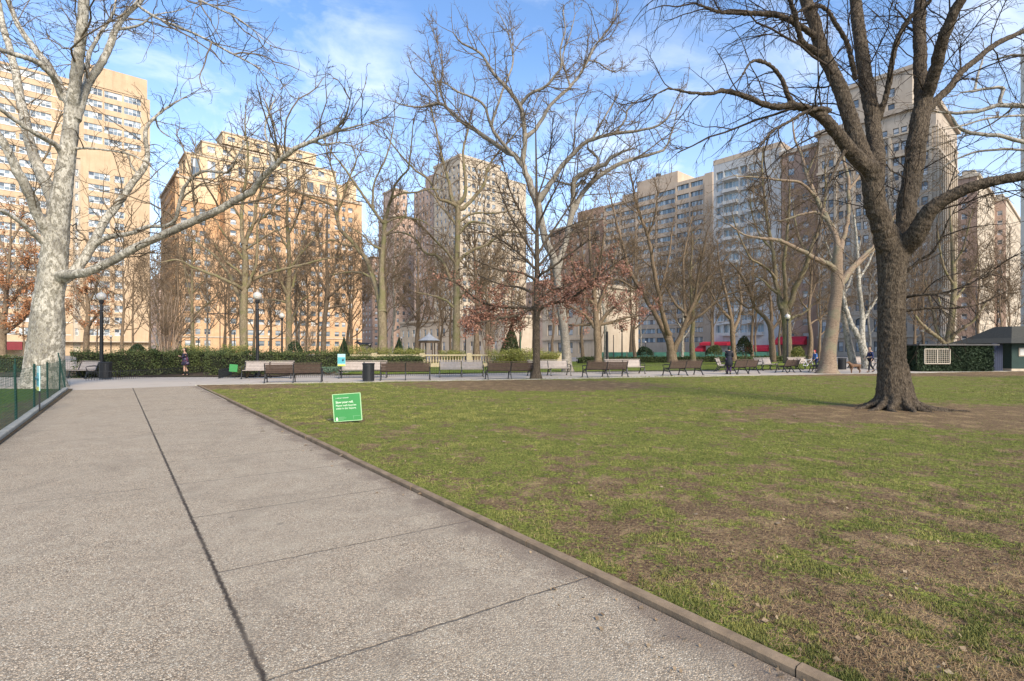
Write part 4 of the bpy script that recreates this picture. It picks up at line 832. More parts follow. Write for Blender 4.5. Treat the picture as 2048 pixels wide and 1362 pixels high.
class Bld:
    def __init__(s, name, label, loc, cat='building', frame=None, glass=None):
        s.glass = glass or M_glass; s.cnt = 0
        s.root = empty(name, (loc[0], loc[1], 0), label, cat); s.root.rotation_euler = (0, 0, 0)
        s.wins = []; s.frame = frame or M_frame_w; s.o = np.array([loc[0], loc[1], 0.]); s.parts = {}
    def mb(s, k):
        if k not in s.parts: s.parts[k] = MB()
        return s.parts[k]
    def facade(s, P0, dr, nm, L, z0, z1, floors, bays, key='wall', rev=.28, mull=1, rail=True, fr=.09):
        """P0 world xy; wall with true openings. floors [(za,zb)], bays [(xa,xb)]"""
        mb = s.mb(key); dr3 = np.array([*dr, 0]); up = np.array([0, 0, 1.]); n3 = np.array([*nm, 0]); O = np.array([P0[0], P0[1], 0]) - s.o
        bays = [b for b in bays if b[0] > .05 and b[1] < L - .05]; floors = [f for f in floors if f[0] > z0 and f[1] < z1 - .02]
        xs = [0.] + [q for b in bays for q in b] + [L]; zs = [z0] + [q for f in floors for q in f] + [z1]
        pt = lambda x, z, y=0: O + dr3 * x + up * z + n3 * y
        for j in range(len(zs) - 1):
            if j % 2 == 0: mb.quad(pt(0, zs[j]), pt(L, zs[j]), pt(L, zs[j + 1]), pt(0, zs[j + 1])); continue
            for i in range(0, len(xs) - 1):
                a, b2 = xs[i], xs[i + 1]; c, d = zs[j], zs[j + 1]
                if i % 2 == 0: mb.quad(pt(a, c), pt(b2, c), pt(b2, d), pt(a, d))
                else:
                    mb.quad(pt(a, c), pt(b2, c), pt(b2, c, -rev), pt(a, c, -rev)); mb.quad(pt(a, d, -rev), pt(b2, d, -rev), pt(b2, d), pt(a, d))
                    mb.quad(pt(a, c), pt(a, c, -rev), pt(a, d, -rev), pt(a, d)); mb.quad(pt(b2, c, -rev), pt(b2, c), pt(b2, d), pt(b2, d, -rev))
                    mm = mull(b2 - a) if callable(mull) else mull
                    s.wins.append((pt(a, c, -rev), dr, b2 - a, d - c, mm, rail, fr))
    def block(s, C, wA, wB, z0, z1, fA, fB, key='wall', roof=True, par=0):
        """C = near corner xy. fA/fB dict(floors, bays, mull...)"""
        C = np.array(C, float)
        if wA > 0:
            if fA: s.facade(C, AX, NA, wA, z0, z1, key=key, **fA)
            else: s.facade(C, AX, NA, wA, z0, z1, [], [], key=key)
        if wB > 0:
            st = C + BX * wB
            if fB: s.facade(st, -BX, NB, wB, z0, z1, key=key, **fB)
            else: s.facade(st, -BX, NB, wB, z0, z1, [], [], key=key)
        mb = s.mb(key); O = -s.o; e = lambda p, z: np.array([p[0], p[1], z]) + O
        a, b2, c, d = C, C + AX * wA, C + AX * wA + BX * wB, C + BX * wB
        mb.quad(e(a, z1), e(b2, z1), e(c, z1), e(d, z1)); mb.quad(e(b2, z0), e(c, z0), e(c, z1), e(b2, z1)); mb.quad(e(c, z0), e(d, z0), e(d, z1), e(c, z1))
    def slab(s, C, wA, wB, z0, z1, out, key, mi=0):
        C = np.array(C, float); q = C + NA * out + NB * out
        cen = q + AX * (wA + out * 2) / 2 + BX * (wB + out * 2) / 2
        s.cnt += 1; key = key + '#%d' % s.cnt
        s.mb(key).box(np.array([*cen, (z0 + z1) / 2]) - s.o, (wA + 2 * out, wB + 2 * out, z1 - z0), ax=[[*AX, 0], [*BX, 0], [0, 0, 1]])
    def band(s, P0, dr, nm, xa, xb, z0, z1, out, key='band', inn=.05):
        P0 = np.array(P0, float); c = P0 + np.array(dr) * (xa + xb) / 2 + np.array(nm) * (out - inn) / 2
        s.cnt += 1; key = key + '#%d' % s.cnt
        s.mb(key).box(np.array([*c, (z0 + z1) / 2]) - s.o, (xb - xa, out + inn, z1 - z0), ax=[[*dr, 0], [*nm, 0], [0, 0, 1]])
    def finish(s, mats):
        for k, mb in s.parts.items():
            if mb.n: mb.build(k.split('#')[0], mats[k.split('#')[0]], s.root)
        cam_ = np.array([0, 0, EYE])
        ws = sorted(s.wins, key=lambda w: np.linalg.norm(w[0] + s.o - cam_))
        mats2 = [s.frame, s.glass]
        for w in ws[:100]:
            o3, dr, ww, hh, mull, rail, fr = w; key = (round(ww, 2), round(hh, 2), mull, rail, fr, s.frame.name, s.glass.name)
            if key not in WCACHE:
                V, Q, M = win_arrays(ww, hh, mull, fr, rail); ob = np_mesh('window', V, [Q], mats2, midx=M); WCACHE[key] = ob.data
                bpy.data.objects.remove(ob)
            o = bpy.data.objects.new('window', WCACHE[key]); o.location = o3; o.rotation_euler = (0, 0, math.atan2(dr[1], dr[0])); link(o, s.root)
        if len(ws) > 100:
            Vs, Qs, Ms, n = [], [], [], 0
            for o3, dr, ww, hh, mull, rail, fr in ws[100:]:
                V, Q, M = win_arrays(ww, hh, mull, fr, rail); Rm = np.array([[dr[0], dr[1], 0], [-dr[1], dr[0], 0], [0, 0, 1]])
                Vs.append(V @ Rm + o3); Qs.append(Q + n); Ms += M; n += len(V)
            o = np_mesh('windows', np.concatenate(Vs), [np.concatenate(Qs)], mats2, s.root, midx=Ms, local=False); o['kind'] = 'stuff'
def floors(z0, fh, n, lo, hi): return [(z0 + i * fh + lo, z0 + i * fh + hi) for i in range(n)]
def bays(x0, pitch, n, w): return [(x0 + i * pitch, x0 + i * pitch + w) for i in range(n)]
def corner(xpx, d): return np.array([(xpx - CX) / F * d, d])
def tA(C, px): k = (px - CX) / F; return (k * C[1] - C[0]) / (AX[0] - AX[1] * k)
def tB(C, px): k = (px - CX) / F; return (C[0] - k * C[1]) / (.6562 + .7546 * k)
def hz(y, d): return EYE + (HZ - y) / F * d

M_peach = brickmat('peach_brick', (.49, .345, .215), (.57, .42, .27), (.5, .4, .3))
M_orange = brickmat('orange_brick', (.52, .31, .165), (.62, .41, .24), (.45, .3, .2), .8)
M_orangetop = brickmat('pale_orange_brick', (.60, .45, .28), (.68, .54, .36), (.5, .4, .3), .6)
M_limes = brickmat('cream_limestone', (.44, .36, .265), (.53, .445, .34), (.36, .3, .23), .4, plain=True)
M_pink = brickmat('pink_brick', (.46, .31, .23), (.55, .40, .31), (.3, .25, .2))
M_tan = brickmat('tan_concrete', (.47, .36, .26), (.54, .43, .32), (.3, .22, .16), .4, plain=True)
M_redbrown = brickmat('red_brown_brick', (.32, .21, .15), (.40, .27, .20), (.2, .14, .1))
M_white = brickmat('white_glazed_panel', (.40, .40, .385), (.49, .485, .465), (.4, .4, .4), .3, plain=True)
M_greystone = brickmat('warm_grey_stone', (.40, .325, .25), (.49, .41, .32), (.28, .24, .2), .6, plain=True)
M_grey = brickmat('grey_green_concrete', (.30, .31, .29), (.36, .37, .35), (.2, .2, .2), .4, plain=True)
M_red = simple('red_awning_canvas', (.55, .025, .045), .8, .12, 2)
M_maroon = simple('maroon_canopy', (.18, .02, .025), .7, .12, 2)
M_roofd = simple('dark_roof', (.09, .085, .08), .9, .2, 2)

# 1 left apartment tower, peach brick with white ribbon windows
C = corner(-100, 112) ; C = np.array([-103 - 29 * .7546, 133 - 29 * .6562]); C = corner(-130, 110)
wA = tA(C, 300); top = hz(200, C[1] + wA * AX[1]); B = Bld('apartment_tower', 'peach brick slab tower with white ribbon windows at the far left', C); fh = 3.0
nf = int((top - 4) / fh); zl = hz(343, 135)
def mull(w): return max(1, round(w / .95))
rib = [(1, 5.6), (6.4, 12.5), (13.5, 19)] ; xe = wA
t150 = tA(C, 146); t162 = tA(C, 161)
low = floors(4.2, fh, nf, .75, 2.45); lowf = [f for f in low if f[1] < zl]; upf = [f for f in low if f[0] > zl + 2.0]
# left field
full = [(t, t + 5.6) for t in np.arange(.8, t150 - 5.8, 6.1)]
right_up = [(t, t + 3.6) for t in np.arange(t162 - t150 + .6, wA - t150 - 4.0, 3.95)]
right_lo = []; x_ = t162 - t150 + 1.5; k_ = 0
while x_ < wA - t150 - 3.5:
    w_ = (4.2, 2.0)[k_ % 2]; right_lo.append((x_, x_ + w_)); x_ += w_ + (.9, 1.3)[k_ % 2]; k_ += 1
print('B1 wA', wA, 'top', top, 't150', t150)
B.facade(C, AX, NA, t150, 0, top, low, full, mull=mull, fr=.11)
C2 = C + AX * t150; w2 = wA - t150
B.facade(C2 - NA * .25, AX, NA, t162 - t150, 0, zl, lowf, [(.4, t162 - t150 - .4)], mull=2, key='bay_wall')
B.facade(C2 + AX * (t162 - t150), AX, NA, wA - t162, 0, zl, lowf, [(x - (t162 - t150), y_ - (t162 - t150)) for x, y_ in right_lo if y_ < w2 - .5], mull=mull)
B.facade(C2, AX, NA, w2, zl, top, upf, right_up, mull=mull)
q = C + AX * wA
B.mb('wall'); B.mb('roof').quad(*[np.array([*p, top]) - B.o for p in (C, q, q + BX * 22, C + BX * 22)])
B.facade(q, BX, AX, 22, 0, top, [], []); B.facade(C + BX * 22, -BX, NB, 22, 0, top, [], [])
B.facade(q + BX * 22, -AX, -NA, wA, 0, top, [], [])
B.slab(q - AX * 14, 13.4, 12, top - .3, top + 5.0, 0, 'penthouse'); 
for f in range(nf): B.band(C, AX, NA, .3, t150 - .3, 4.2 + f * fh + .72, 4.2 + f * fh + .88, .10, 'sill')
B.band(C, AX, NA, 0, wA, 3.3, 3.6, 1.6, 'canopy'); 
tt = tA(C, 46); B.band(C + NA * 1.62, AX, NA, 0, tt, 1.4, 3.25, 1.0, 'awning')
B.finish({'wall': M_peach, 'bay_wall': M_limes, 'roof': M_roofd, 'penthouse': M_peach, 'sill': M_frame_w, 'canopy': M_limes, 'awning': M_maroon})

# 2 orange setback apartment house
C = corner(358, 142); B = Bld('apartment_house', 'orange brick apartment house with stepped terraces on top', C, frame=M_frame_t)
wA = tA(C, 724); wB = tB(C, 322); top = hz(332, 142); tm = tA(C, 450); zc = hz(478, 148)
print('B2', wA, wB, top, tm)
fl = floors(1.5, 3.25, 20, 1.0, 2.6)
def bb(L, pat=((.7, 1.6), (3.2, 1.3), (5.4, 1.6)), per=7.8, off=.7):
    out = []; x = off
    while x < L:
        for a, w in pat:
            if x + a + w < L - .6: out.append((x + a, x + a + w))
        x += per
    return out
B.facade(C, AX, NA, tm, 0, zc, [f for f in fl], bb(tm), rev=.3)
Cr = C - NA * 7.0
B.facade(Cr, AX, NA, tm, zc, top, fl, bb(tm), rev=.3)
B.mb('wall').quad(*[np.array([*p, zc]) - B.o for p in (C, C + AX * tm, Cr + AX * tm, Cr)])
Cm = C + AX * tm
B.block(Cm, wA - tm, 20, 0, top, dict(floors=fl, bays=bb(wA - tm), rev=.3), None)
B.facade(C + BX * wB, -BX, NB, wB, 0, zc, fl, bb(wB), rev=.3); B.facade(Cr + BX * (wB - 7), -BX, NB, wB - 7, zc, top, fl, bb(wB - 7), rev=.3)
B.mb('wall').quad(*[np.array([*p, top]) - B.o for p in (Cr, Cr + AX * tm, Cr + AX * tm + BX * 18, Cr + BX * 18)])
for kk, (xa, yt, xb, dep, px) in enumerate([(371, 305, 693, 2.0, 1), (404, 283, 672, 4.5, 2), (445, 264, 632, 7.0, 3)]):
    z0_ = top + kk * 3.3; D0 = C - NA * (dep + 6) ; D0 = D0 + AX * tA(D0, xa); wq = tA(D0, xb); zt = hz(yt, D0[1])
    z0_ = [top, hz(305, D0[1]), hz(283, D0[1])][kk]
    B.block(D0, wq, 12 - kk * 2, z0_ - .5, zt, dict(floors=[(z0_ + .6, zt - .9)], bays=bays(1.4, 4.2, int(wq / 4.2), 2.2), mull=2), dict(floors=[(z0_ + .6, zt - .9)], bays=[(1.5, 3.2), (6, 8)]), key='penthouse')
    B.slab(D0, wq, 12 - kk * 2, zt - .1, zt + .35, .25, 'cornice')
B.block(C - NA * 3 + AX * (wA - 3.5), 2.8, 8, top - .4, hz(392, 190) + 1.5, None, None, key='penthouse')
B.band(Cr, AX, NA, 0, tm, top - 1.2, top - .5, .5, 'cornice'); B.band(Cm, AX, NA, 0, wA - tm, top - 1.0, top - .4, .45, 'cornice'); B.band(C, AX, NA, 0, wA, 4.9, 5.25, .25, 'cornice')
B.band(C + BX * wB, -BX, NB, 0, wB, top - 1.2, top - .5, .5, 'cornice')
B.band(Cr, AX, NA, 1.0, tm - .5, top - 7.5, top - 1.2, .22, 'penthouse')
B.finish({'wall': M_orange, 'penthouse': M_orangetop, 'cornice': M_limes})

# 3a slender pink tower
C = corner(787, 235); B = Bld('brick_tower', 'slender pink brick tower with vertical window strips', C, frame=M_frame_d)
wA = tA(C, 829); wB = tB(C, 757); top = hz(432, 235); fl = floors(3, 3.4, 26, .8, 2.5)
B.block(C, wA, wB, 0, top, dict(floors=fl, bays=bays(1.6, 3.1, int(wA / 3.1), 1.25)), dict(floors=fl, bays=bays(1.5, 3.4, 3, 1.2)))
D0 = C - NA * 1.5 - NB * 1.0; B.block(D0, wA * .62, wB * .7, top - .3, hz(378, 236), dict(floors=[f for f in fl if f[0] > top + 1], bays=bays(1.6, 3.1, 3, 1.1)), None)
B.slab(D0, wA * .62, wB * .7, hz(378, 236), hz(378, 236) + .8, .4, 'cornice'); B.slab(C, wA, wB, top - .1, top + .5, .3, 'cornice')
B.finish({'wall': M_pink, 'cornice': M_limes})
# 3 cream tower with shaded stepped side
C = corner(920, 190); B = Bld('residential_tower', 'cream tower with a shaded stepped side in the centre', C, frame=M_frame_t)
wA = tA(C, 1000); top = hz(312, 190); fl = floors(3, 3.1, 25, .7, 2.4)
B.block(C, wA, tB(C, 868), 0, top, dict(floors=fl, bays=bb(wA, ((.6, 1.7), (3.0, 1.2), (4.9, 1.7)), 7.0)), dict(floors=fl, bays=bays(1.4, 2.9, 6, 1.4)))
q = C + AX * wA; wA2 = tA(q, 1054); zt2 = hz(352, q[1])
B.block(q - NA * .6, wA2, 20, 0, zt2, dict(floors=fl, bays=bb(wA2, ((.8, 1.6), (3.4, 1.0)), 5.6)), None)
B.block(q - NA * 3 , wA2 * .45, 12, zt2 - .3, hz(334, q[1]), None, None); 
C3 = C + BX * tB(C, 868) - NA * 0 + NB * (-.8); w3 = tB(C3, 828)
B.block(C3, 10, w3, 0, hz(366, C3[1]), None, dict(floors=fl, bays=bays(1.2, 2.8, int(w3 / 2.8), 1.3)), key='side_wall')
B.block(C3 - NB * 1.0, 8, w3 * .55, hz(366, C3[1]) - .3, hz(342, C3[1]), None, None, key='side_wall')
B.slab(C, wA, tB(C, 868), top, top + .9, .3, 'cornice'); B.band(C, AX, NA, 0, wA, top - 8, top - 7.5, .3, 'cornice')
B.finish({'wall': M_limes, 'side_wall': M_pink, 'cornice': M_limes})
# stone club house with arches low in the centre
C = corner(1190, 98); B = Bld('stone_townhouse', 'low cream stone house with arched ground floor windows behind the leaning sycamore', C, frame=M_frame_d)
wB = tB(C, 1085); top = hz(572, 98)
B.block(C, 14, wB, 0, top, None, dict(floors=[(.8, 2.9), (4.4, 6.6), (7.9, 9.8)], bays=bays(1.5, 2.9, int(wB / 2.9), 1.3)))
B.slab(C, 14, wB, top, top + .6, .45, 'cornice'); B.band(C + BX * wB, -BX, NB, 0, wB, 3.4, 3.8, .3, 'cornice')
for i in range(int(wB / 2.9)):
    ang = np.linspace(0, math.pi, 9); cx0 = wB - 0; xx = 1.5 + i * 2.9 + .65; cc = C + BX * wB - BX * xx + NB * .04
    pts = [np.array([*(cc - BX * .75 * math.cos(a_)), 2.95 + .7 * math.sin(a_)]) - B.o for a_ in ang]; B.mb('arch#%d' % i).tube(pts, .12, 5)
B.finish({'wall': M_limes, 'cornice': M_limes, 'arch': M_limes})
# pale hotel-like frontage behind the pavilion
C = corner(1010, 150); B = Bld('stone_townhouse', 'pale stone frontage behind the little pavilion', C, frame=M_frame_d)
wB = tB(C, 800); top = hz(632, 150)
B.block(C, 14, wB, 0, top, None, dict(floors=[(1.2, 4.0), (6, 8.6)], bays=bays(1.5, 4.0, int(wB / 4.0), 1.6))); B.slab(C, 14, wB, top, top + .7, .5, 'cornice')
B.finish({'wall': M_limes, 'cornice': M_limes})
# 4 red brown building
C = corner(1206, 200); B = Bld('brick_block', 'red-brown brick block half hidden behind the leaning sycamore', C, frame=M_frame_t)
wB = tB(C, 1100); top = hz(438, 200); fl = floors(3, 3.3, 18, .9, 2.5)
B.block(C, 14, wB, 0, top, None, dict(floors=fl, bays=bays(1.6, 3.4, int(wB / 3.4), 1.5)))
D0 = C - NB * .8 + BX * .5; B.block(D0, 12, tB(D0, 1155), top - .3, hz(410, 200), None, dict(floors=[(top + 1, top + 3)], bays=bays(1.6, 3.4, 4, 1.5)))
B.slab(C, 14, wB, top - .1, top + .7, .4, 'cornice'); B.finish({'wall': M_redbrown, 'cornice': M_limes})

# 5 banded tower with ribbon windows
C = corner(1410, 158); B = Bld('banded_tower', 'tan banded tower with ribbon windows and rooftop antennas', C, frame=M_frame_d, glass=M_glassb)
fh = 3.05; top = hz(350, 158); nf = int(top / fh); fl = [(top - (i + 1) * fh + .35, top - (i + 1) * fh + 1.95) for i in range(nf) if top - (i + 1) * fh > 1]
wB = tB(C, 1350)
def rb(L): return [(x, x + 5.4) for x in np.arange(.7, L - 5.6, 6.2)]
B.block(C, 20, wB, 0, top, None, dict(floors=fl[::-1], bays=[(.6, wB - .7)] if wB < 9 else [(.6, wB / 2 - .3), (wB / 2 + .3, wB - .7)], mull=7, rail=False, rev=.5))
D0 = C + BX * wB - NB * 1.6; w2 = tB(D0, 1271)
B.block(D0, 20, w2, 0, hz(362, D0[1]) , None, dict(floors=fl[::-1], bays=[(.6, w2 / 2 - .3), (w2 / 2 + .3, w2 - .6)], mull=7, rail=False, rev=.5))
B.block(D0 - NB * .5 + BX * .3, 12, w2 - .6, hz(362, D0[1]) - .3, hz(340, D0[1]), None, None, key='penthouse')
D1 = D0 + BX * w2 - NB * 1.2; w3 = tB(D1, 1207)
B.block(D1, 20, w3, 0, hz(394, D1[1]), None, dict(floors=[f for f in fl[::-1]], bays=[(.6, w3 / 2 - .3), (w3 / 2 + .3, w3 - .6)], mull=6, rail=False, rev=.5))
B.block(D1 - NB * .4, 12, w3 * .45, hz(394, D1[1]) - .3, hz(382, D1[1]), None, None, key='penthouse')
Cp = corner(1425, 152); B.block(Cp, 6, tB(Cp, 1409), 0, hz(343, 152), None, None, key='pier')
for k in range(5):
    p = D0 + BX * (w2 * (.25 + .15 * k)) + AX * 3; hh = [4, 2.5, 6.5, 2, 3][k]; z = hz(340, D0[1])
    B.mb('antenna#%d' % k).bar(np.array([*p, z - .2]) - B.o, np.array([*p, z + hh]) - B.o, .16); B.mb('antenna#%d' % k).bar(np.array([*p, z + hh * .6]) - B.o + np.array([-.6, 0, 0]), np.array([*p, z + hh * .6]) - B.o + np.array([.6, 0, 0]), .12)
B.mb('antenna').box(np.array([*(D0 + BX * w2 * .6 + AX * 4), hz(340, D0[1]) + 1.0]) - B.o, (1.6, 1.4, 2.2))
B.finish({'wall': M_tan, 'penthouse': M_tan, 'pier': M_tan, 'antenna': M_roofd})

# 6 white and glass tower
C = corner(1562, 125); B = Bld('white_glass_tower', 'white panelled tower with blue glass bays above red awnings', C, frame=M_frame_w, glass=M_glassb)
wB = tB(C, 1427); top = hz(293, 125); fh = 3.15; nf = int((top - 5) / fh); fl = [(5 + i * fh + .85, 5 + i * fh + 2.95) for i in range(nf)]
by = []; x = .8
while x < wB - 4.5: by += [(x, x + 1.8), (x + 2.1, x + 6.0)]; x += 6.4
B.block(C, 12, wB, 0, top, None, dict(floors=fl, bays=[b_ for b_ in by if b_[1] < wB - .5], mull=lambda w: max(1, round(w / 1.1)), rail=False, rev=.7))
for f in range(0, nf):
    for x in np.arange(2.7, wB - 4, 6.4): B.band(C + BX * wB, -BX, NB, x, x + 4.0, 5 + f * fh + .05, 5 + f * fh + .88, .9, 'balcony')
B.slab(C, 12, wB, top, top + 1.3, .06, 'parapet')
B.finish({'wall': M_white, 'balcony': M_white, 'parapet': M_tan})
for lab, x0p, x1p, z0_, z1_, dd in (('wide red awning right of the lamp along the tower front', 1555, 1614, 2.6, 4.6, 0), ('small red corner awning at the left end of the white tower', 1397, 1412, .9, 2.5, 0), ('long red awning above the shop left of the dark-coated figure', 1407, 1462, 2.5, 3.6, 0), ('low red awning between the crooked trees', 1497, 1542, 1.0, 2.6, 0)):
    A0 = C + BX * tB(C, x0p) ; A1 = C + BX * tB(C, x1p)
    rt = empty('red_awning', (A0[0], A0[1], 0), lab, 'awning', 'red awnings along the white tower'); g = MB()
    n3 = np.array([*NB, 0]); a3 = np.array([0, 0, 0.]); b3 = np.array([*(A1 - A0), 0.]); u = np.array([0, 0, 1.])
    p = [a3 + n3 * .05 + u * z1_, b3 + n3 * .05 + u * z1_, b3 + n3 * 2.2 + u * (z0_ + .7), a3 + n3 * 2.2 + u * (z0_ + .7), a3 + n3 * 2.2 + u * z0_, b3 + n3 * 2.2 + u * z0_, a3 + n3 * .05 + u * z0_, b3 + n3 * .05 + u * z0_]
    g.add(p, [(0, 1, 2, 3), (3, 2, 5, 4)]); g.add(p, [(0, 3, 4, 6), (1, 7, 5, 2)]); g.build('canvas', M_red, rt)
    f = MB(); f.tube([p[4], p[5]], .05); f.tube([p[6], p[4]], .05); f.tube([p[7], p[5]], .05); f.build('frame', M_iron, rt)
# 6b brown block behind
C = corner(1640, 118.6); B = Bld('brick_block', 'dark brown brick block behind the pollarded tree', C, frame=M_frame_t)
wB = 8.4; top = hz(296, 120); fl = floors(3, 3.3, 15, .9, 2.5)
B.block(C, 14, wB, 0, top, None, dict(floors=fl, bays=bays(1.4, 3.2, int(wB / 3.2), 1.4))); B.slab(C, 14, wB, top, top + .9, .5, 'cornice')
B.finish({'wall': M_redbrown, 'cornice': M_greystone})
# 7 tall ornate stone tower
C = corner(1872, 100); B = Bld('ornate_stone_tower', 'tall grey stone tower with ornate base behind the dark tree', C, frame=M_frame_d)
wA = tA(C, 1914); wB = tB(C, 1636); top = hz(205, 100)
fl = floors(14.5, 3.0, 18, .6, 2.3); fl = [f for f in fl if f[1] < top - 1]
base_f = [(1.0, 3.2), (5.2, 8.2), (9.8, 12.2)]
B.block(C, wA, wB, 0, top, dict(floors=base_f + fl, bays=bays(1.2, 2.2, int(wA / 2.2), .95)), dict(floors=base_f + fl, bays=[b_ for x in np.arange(.7, wB - 3, 3.3) for b_ in ((x, x + 1.0), (x + 1.35, x + 2.35))]))
D0 = C - NA * 2 - NB * 1.5 + BX * 2; B.block(D0, wA * .6, tB(D0, 1692), top - .3, hz(132, 103), dict(floors=floors(top + .5, 3.2, 3, .6, 2.4), bays=bays(1.2, 2.4, 5, 1)), dict(floors=floors(top + .5, 3.2, 3, .6, 2.4), bays=bays(1.2, 3.2, int(tB(D0, 1692) / 3.2), 1.2)))
B.slab(D0, wA * .6, tB(D0, 1692), hz(132, 103), hz(132, 103) + .8, .4, 'cornice')
B.slab(C, wA, wB, top - .1, top + .9, .6, 'cornice')
for z, hh, out in ((4.0, .5, .35), (8.9, .35, .2), (13.0, .8, .7), (top - 9, .5, .4), (top - 4.6, .35, .3)):
    B.band(C + BX * wB, -BX, NB, -.2, wB, z, z + hh, out, 'band'); B.band(C, AX, NA, 0, wA, z, z + hh, out, 'band')
for k in range(int(wA / 2.2)): B.band(C, AX, NA, k * 2.2 + .25, k * 2.2 + .85, 13.9, top - 4.7, .35, 'pilaster')
for i, x in enumerate(np.arange(.7, wB - 3, 3.3)):
    ang = np.linspace(0, math.pi, 9); cc = C + BX * wB - BX * (x + 1.18) + NB * .05
    B.mb('arch#%d' % i).tube([np.array([*(cc - BX * 1.35 * math.cos(a_)), 8.25 + .9 * math.sin(a_) - .75]) - B.o for a_ in ang], .14, 5)
    B.band(C + BX * wB, -BX, NB, x + 2.6, x + 3.05, 14, top - 4.7, .3, 'pilaster')
B.finish({'wall': M_greystone, 'cornice': M_greystone, 'band': M_limes, 'pilaster': M_limes, 'arch': M_limes})
# 8, 9 right hand blocks
for lab, xc, d, xb, xa, yt, ma in (('red-brown brick block right of the ornate tower', 1955, 150, 1912, 1992, 352, M_redbrown), ('brown and cream block beside the tall grey edge tower', 2012, 172, 1985, 2042, 400, M_pink)):
    C = corner(xc, d); B = Bld('brick_block', lab, C, frame=M_frame_w); wB = tB(C, xb); wA = min(tA(C, xa), 60); top = hz(yt, d); fl = floors(3, 3.3, int(top / 3.3) - 1, .9, 2.5); print(lab, wA, wB)
    B.facade(C, AX, NA, wA, 0, top, fl, bays(1.5, 3.6, int(wA / 3.6), 1.5), key='side_wall'); B.facade(C + BX * wB, -BX, NB, wB, 0, top, fl, bays(1.2, 3.2, int(wB / 3.2), 1.3))
    B.mb('roof').quad(*[np.array([*p, top]) - B.o for p in (C, C + AX * wA, C + AX * wA + BX * wB, C + BX * wB)])
    B.slab(C, wA, wB, top + .02, top + .9, .5, 'cornice'); B.slab(C + AX * 4 + BX * 1, 5, 3, top + .9, top + 3.2, 0, 'side_wall')
    B.finish({'wall': ma, 'side_wall': M_limes, 'roof': M_roofd, 'cornice': M_limes})
# 10 grey tower cut by the right edge
C0 = corner(2041, 80); C = C0 - BX * 34; B = Bld('grey_tower', 'grey-green tower cut off by the right edge of the picture', C, frame=M_frame_d)
top = hz(96, 80); fl = floors(5, 3.2, 13, .9, 2.5)
B.block(C, 20, 34, 0, top, None, dict(floors=fl, bays=bays(1.6, 3.6, 9, 2.0), mull=2)); B.finish({'wall': M_grey})

for lab, xc, d, xb, xa, yt, ma in (('low distant brown block glimpsed in the gap right of the orange house', 745, 300, 700, 800, 512, M_redbrown), ('low distant block in the gap right of the cream tower', 1085, 300, 1035, 1135, 560, M_pink), ('distant brown block in the gap between peach and orange towers', 318, 300, 290, 345, 545, M_pink)):
    C = corner(xc, d); B = Bld('brick_block', lab, C, frame=M_frame_t); wB = tB(C, xb); wA = tA(C, xa); top = hz(yt, d); fl = floors(3, 3.6, int(top / 3.6) - 1, .9, 2.6)
    B.block(C, wA, wB, 0, top, dict(floors=fl, bays=bays(1.5, 4.2, int(wA / 4.2), 1.8)), dict(floors=fl, bays=bays(1.5, 4.2, int(wB / 4.2), 1.8))); B.finish({'wall': ma})
# ------------------------------------------------------------ street furniture
def LOC(x, y, yy=None):
    g_ = G(x, y); return (g_[0], g_[1], 0)
def copy_tree(o, parent=None):
    c = o.copy(); COL.objects.link(c)
    if parent is not None: c.parent = parent
    for ch in list(o.children): copy_tree(ch, c)
    return c
def bench(slm, name='park_bench'):
    """two-bay bench, 2.3 m, sitter faces local -Y, back towards +Y"""
    rt = empty(name, (0, 0, 0), '', 'bench')
    s = MB(); L = 2.5
    for sec in (-1, 1):
        x = sec * L / 4
        for i in range(5): s.box((x, -.34 + i * .098, .43 + .012 * abs(i - 2) - .02 * (i > 2)), (L / 2 - .07, .08, .03))
    s.build('seat', slm, rt)
    s = MB()
    for sec in (-1, 1):
        x = sec * L / 4
        for i in range(5):
            z = .50 + i * .083; y = .16 + i * .030; s.box((x, y, z), (L / 2 - .07, .026, .074), ax=[[1, 0, 0], [0, .95, -.31], [0, .31, .95]])
    s.build('backrest', slm, rt)
    for x in (-L / 2, 0, L / 2):
        f = MB()
        f.bar((x, -.30, .40), (x, -.42, .02), .045, .05); f.bar((x, .10, .40), (x, .34, .02), .045, .05); f.bar((x, -.38, .39), (x, .15, .39), .045, .04)
        f.bar((x, .10, .38), (x, .30, .89), .045, .045); f.bar((x, -.26, .28), (x, .22, .22), .03, .03); f.box((x, -.43, .015), (.07, .12, .03)); f.box((x, .36, .015), (.07, .12, .03))
        f.build('leg', M_iron, rt)
    for x in (-L / 2, L / 2):
        f = MB(); f.tube([(x, .22, .66), (x, .05, .68), (x, -.2, .67), (x, -.36, .64), (x, -.41, .58), (x, -.36, .52), (x, -.33, .42)], .022, 6); f.build('armrest', M_iron, rt)
    s = MB(); s.box((0, .312, .925), (L + .04, .05, .035)); s.build('top_rail', slm, rt)
    return rt
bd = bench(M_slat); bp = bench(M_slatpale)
def place(proto, first, x, y, rz, label, group):
    o = proto if first else copy_tree(proto)
    g_ = LOC(x, y); o.location = g_; o.rotation_euler = (0, 0, rz); o['label'] = label; o['group'] = group; return o
GF, GB = 'dark benches along the lawn side of the path', 'bleached benches facing the lawn across the path'
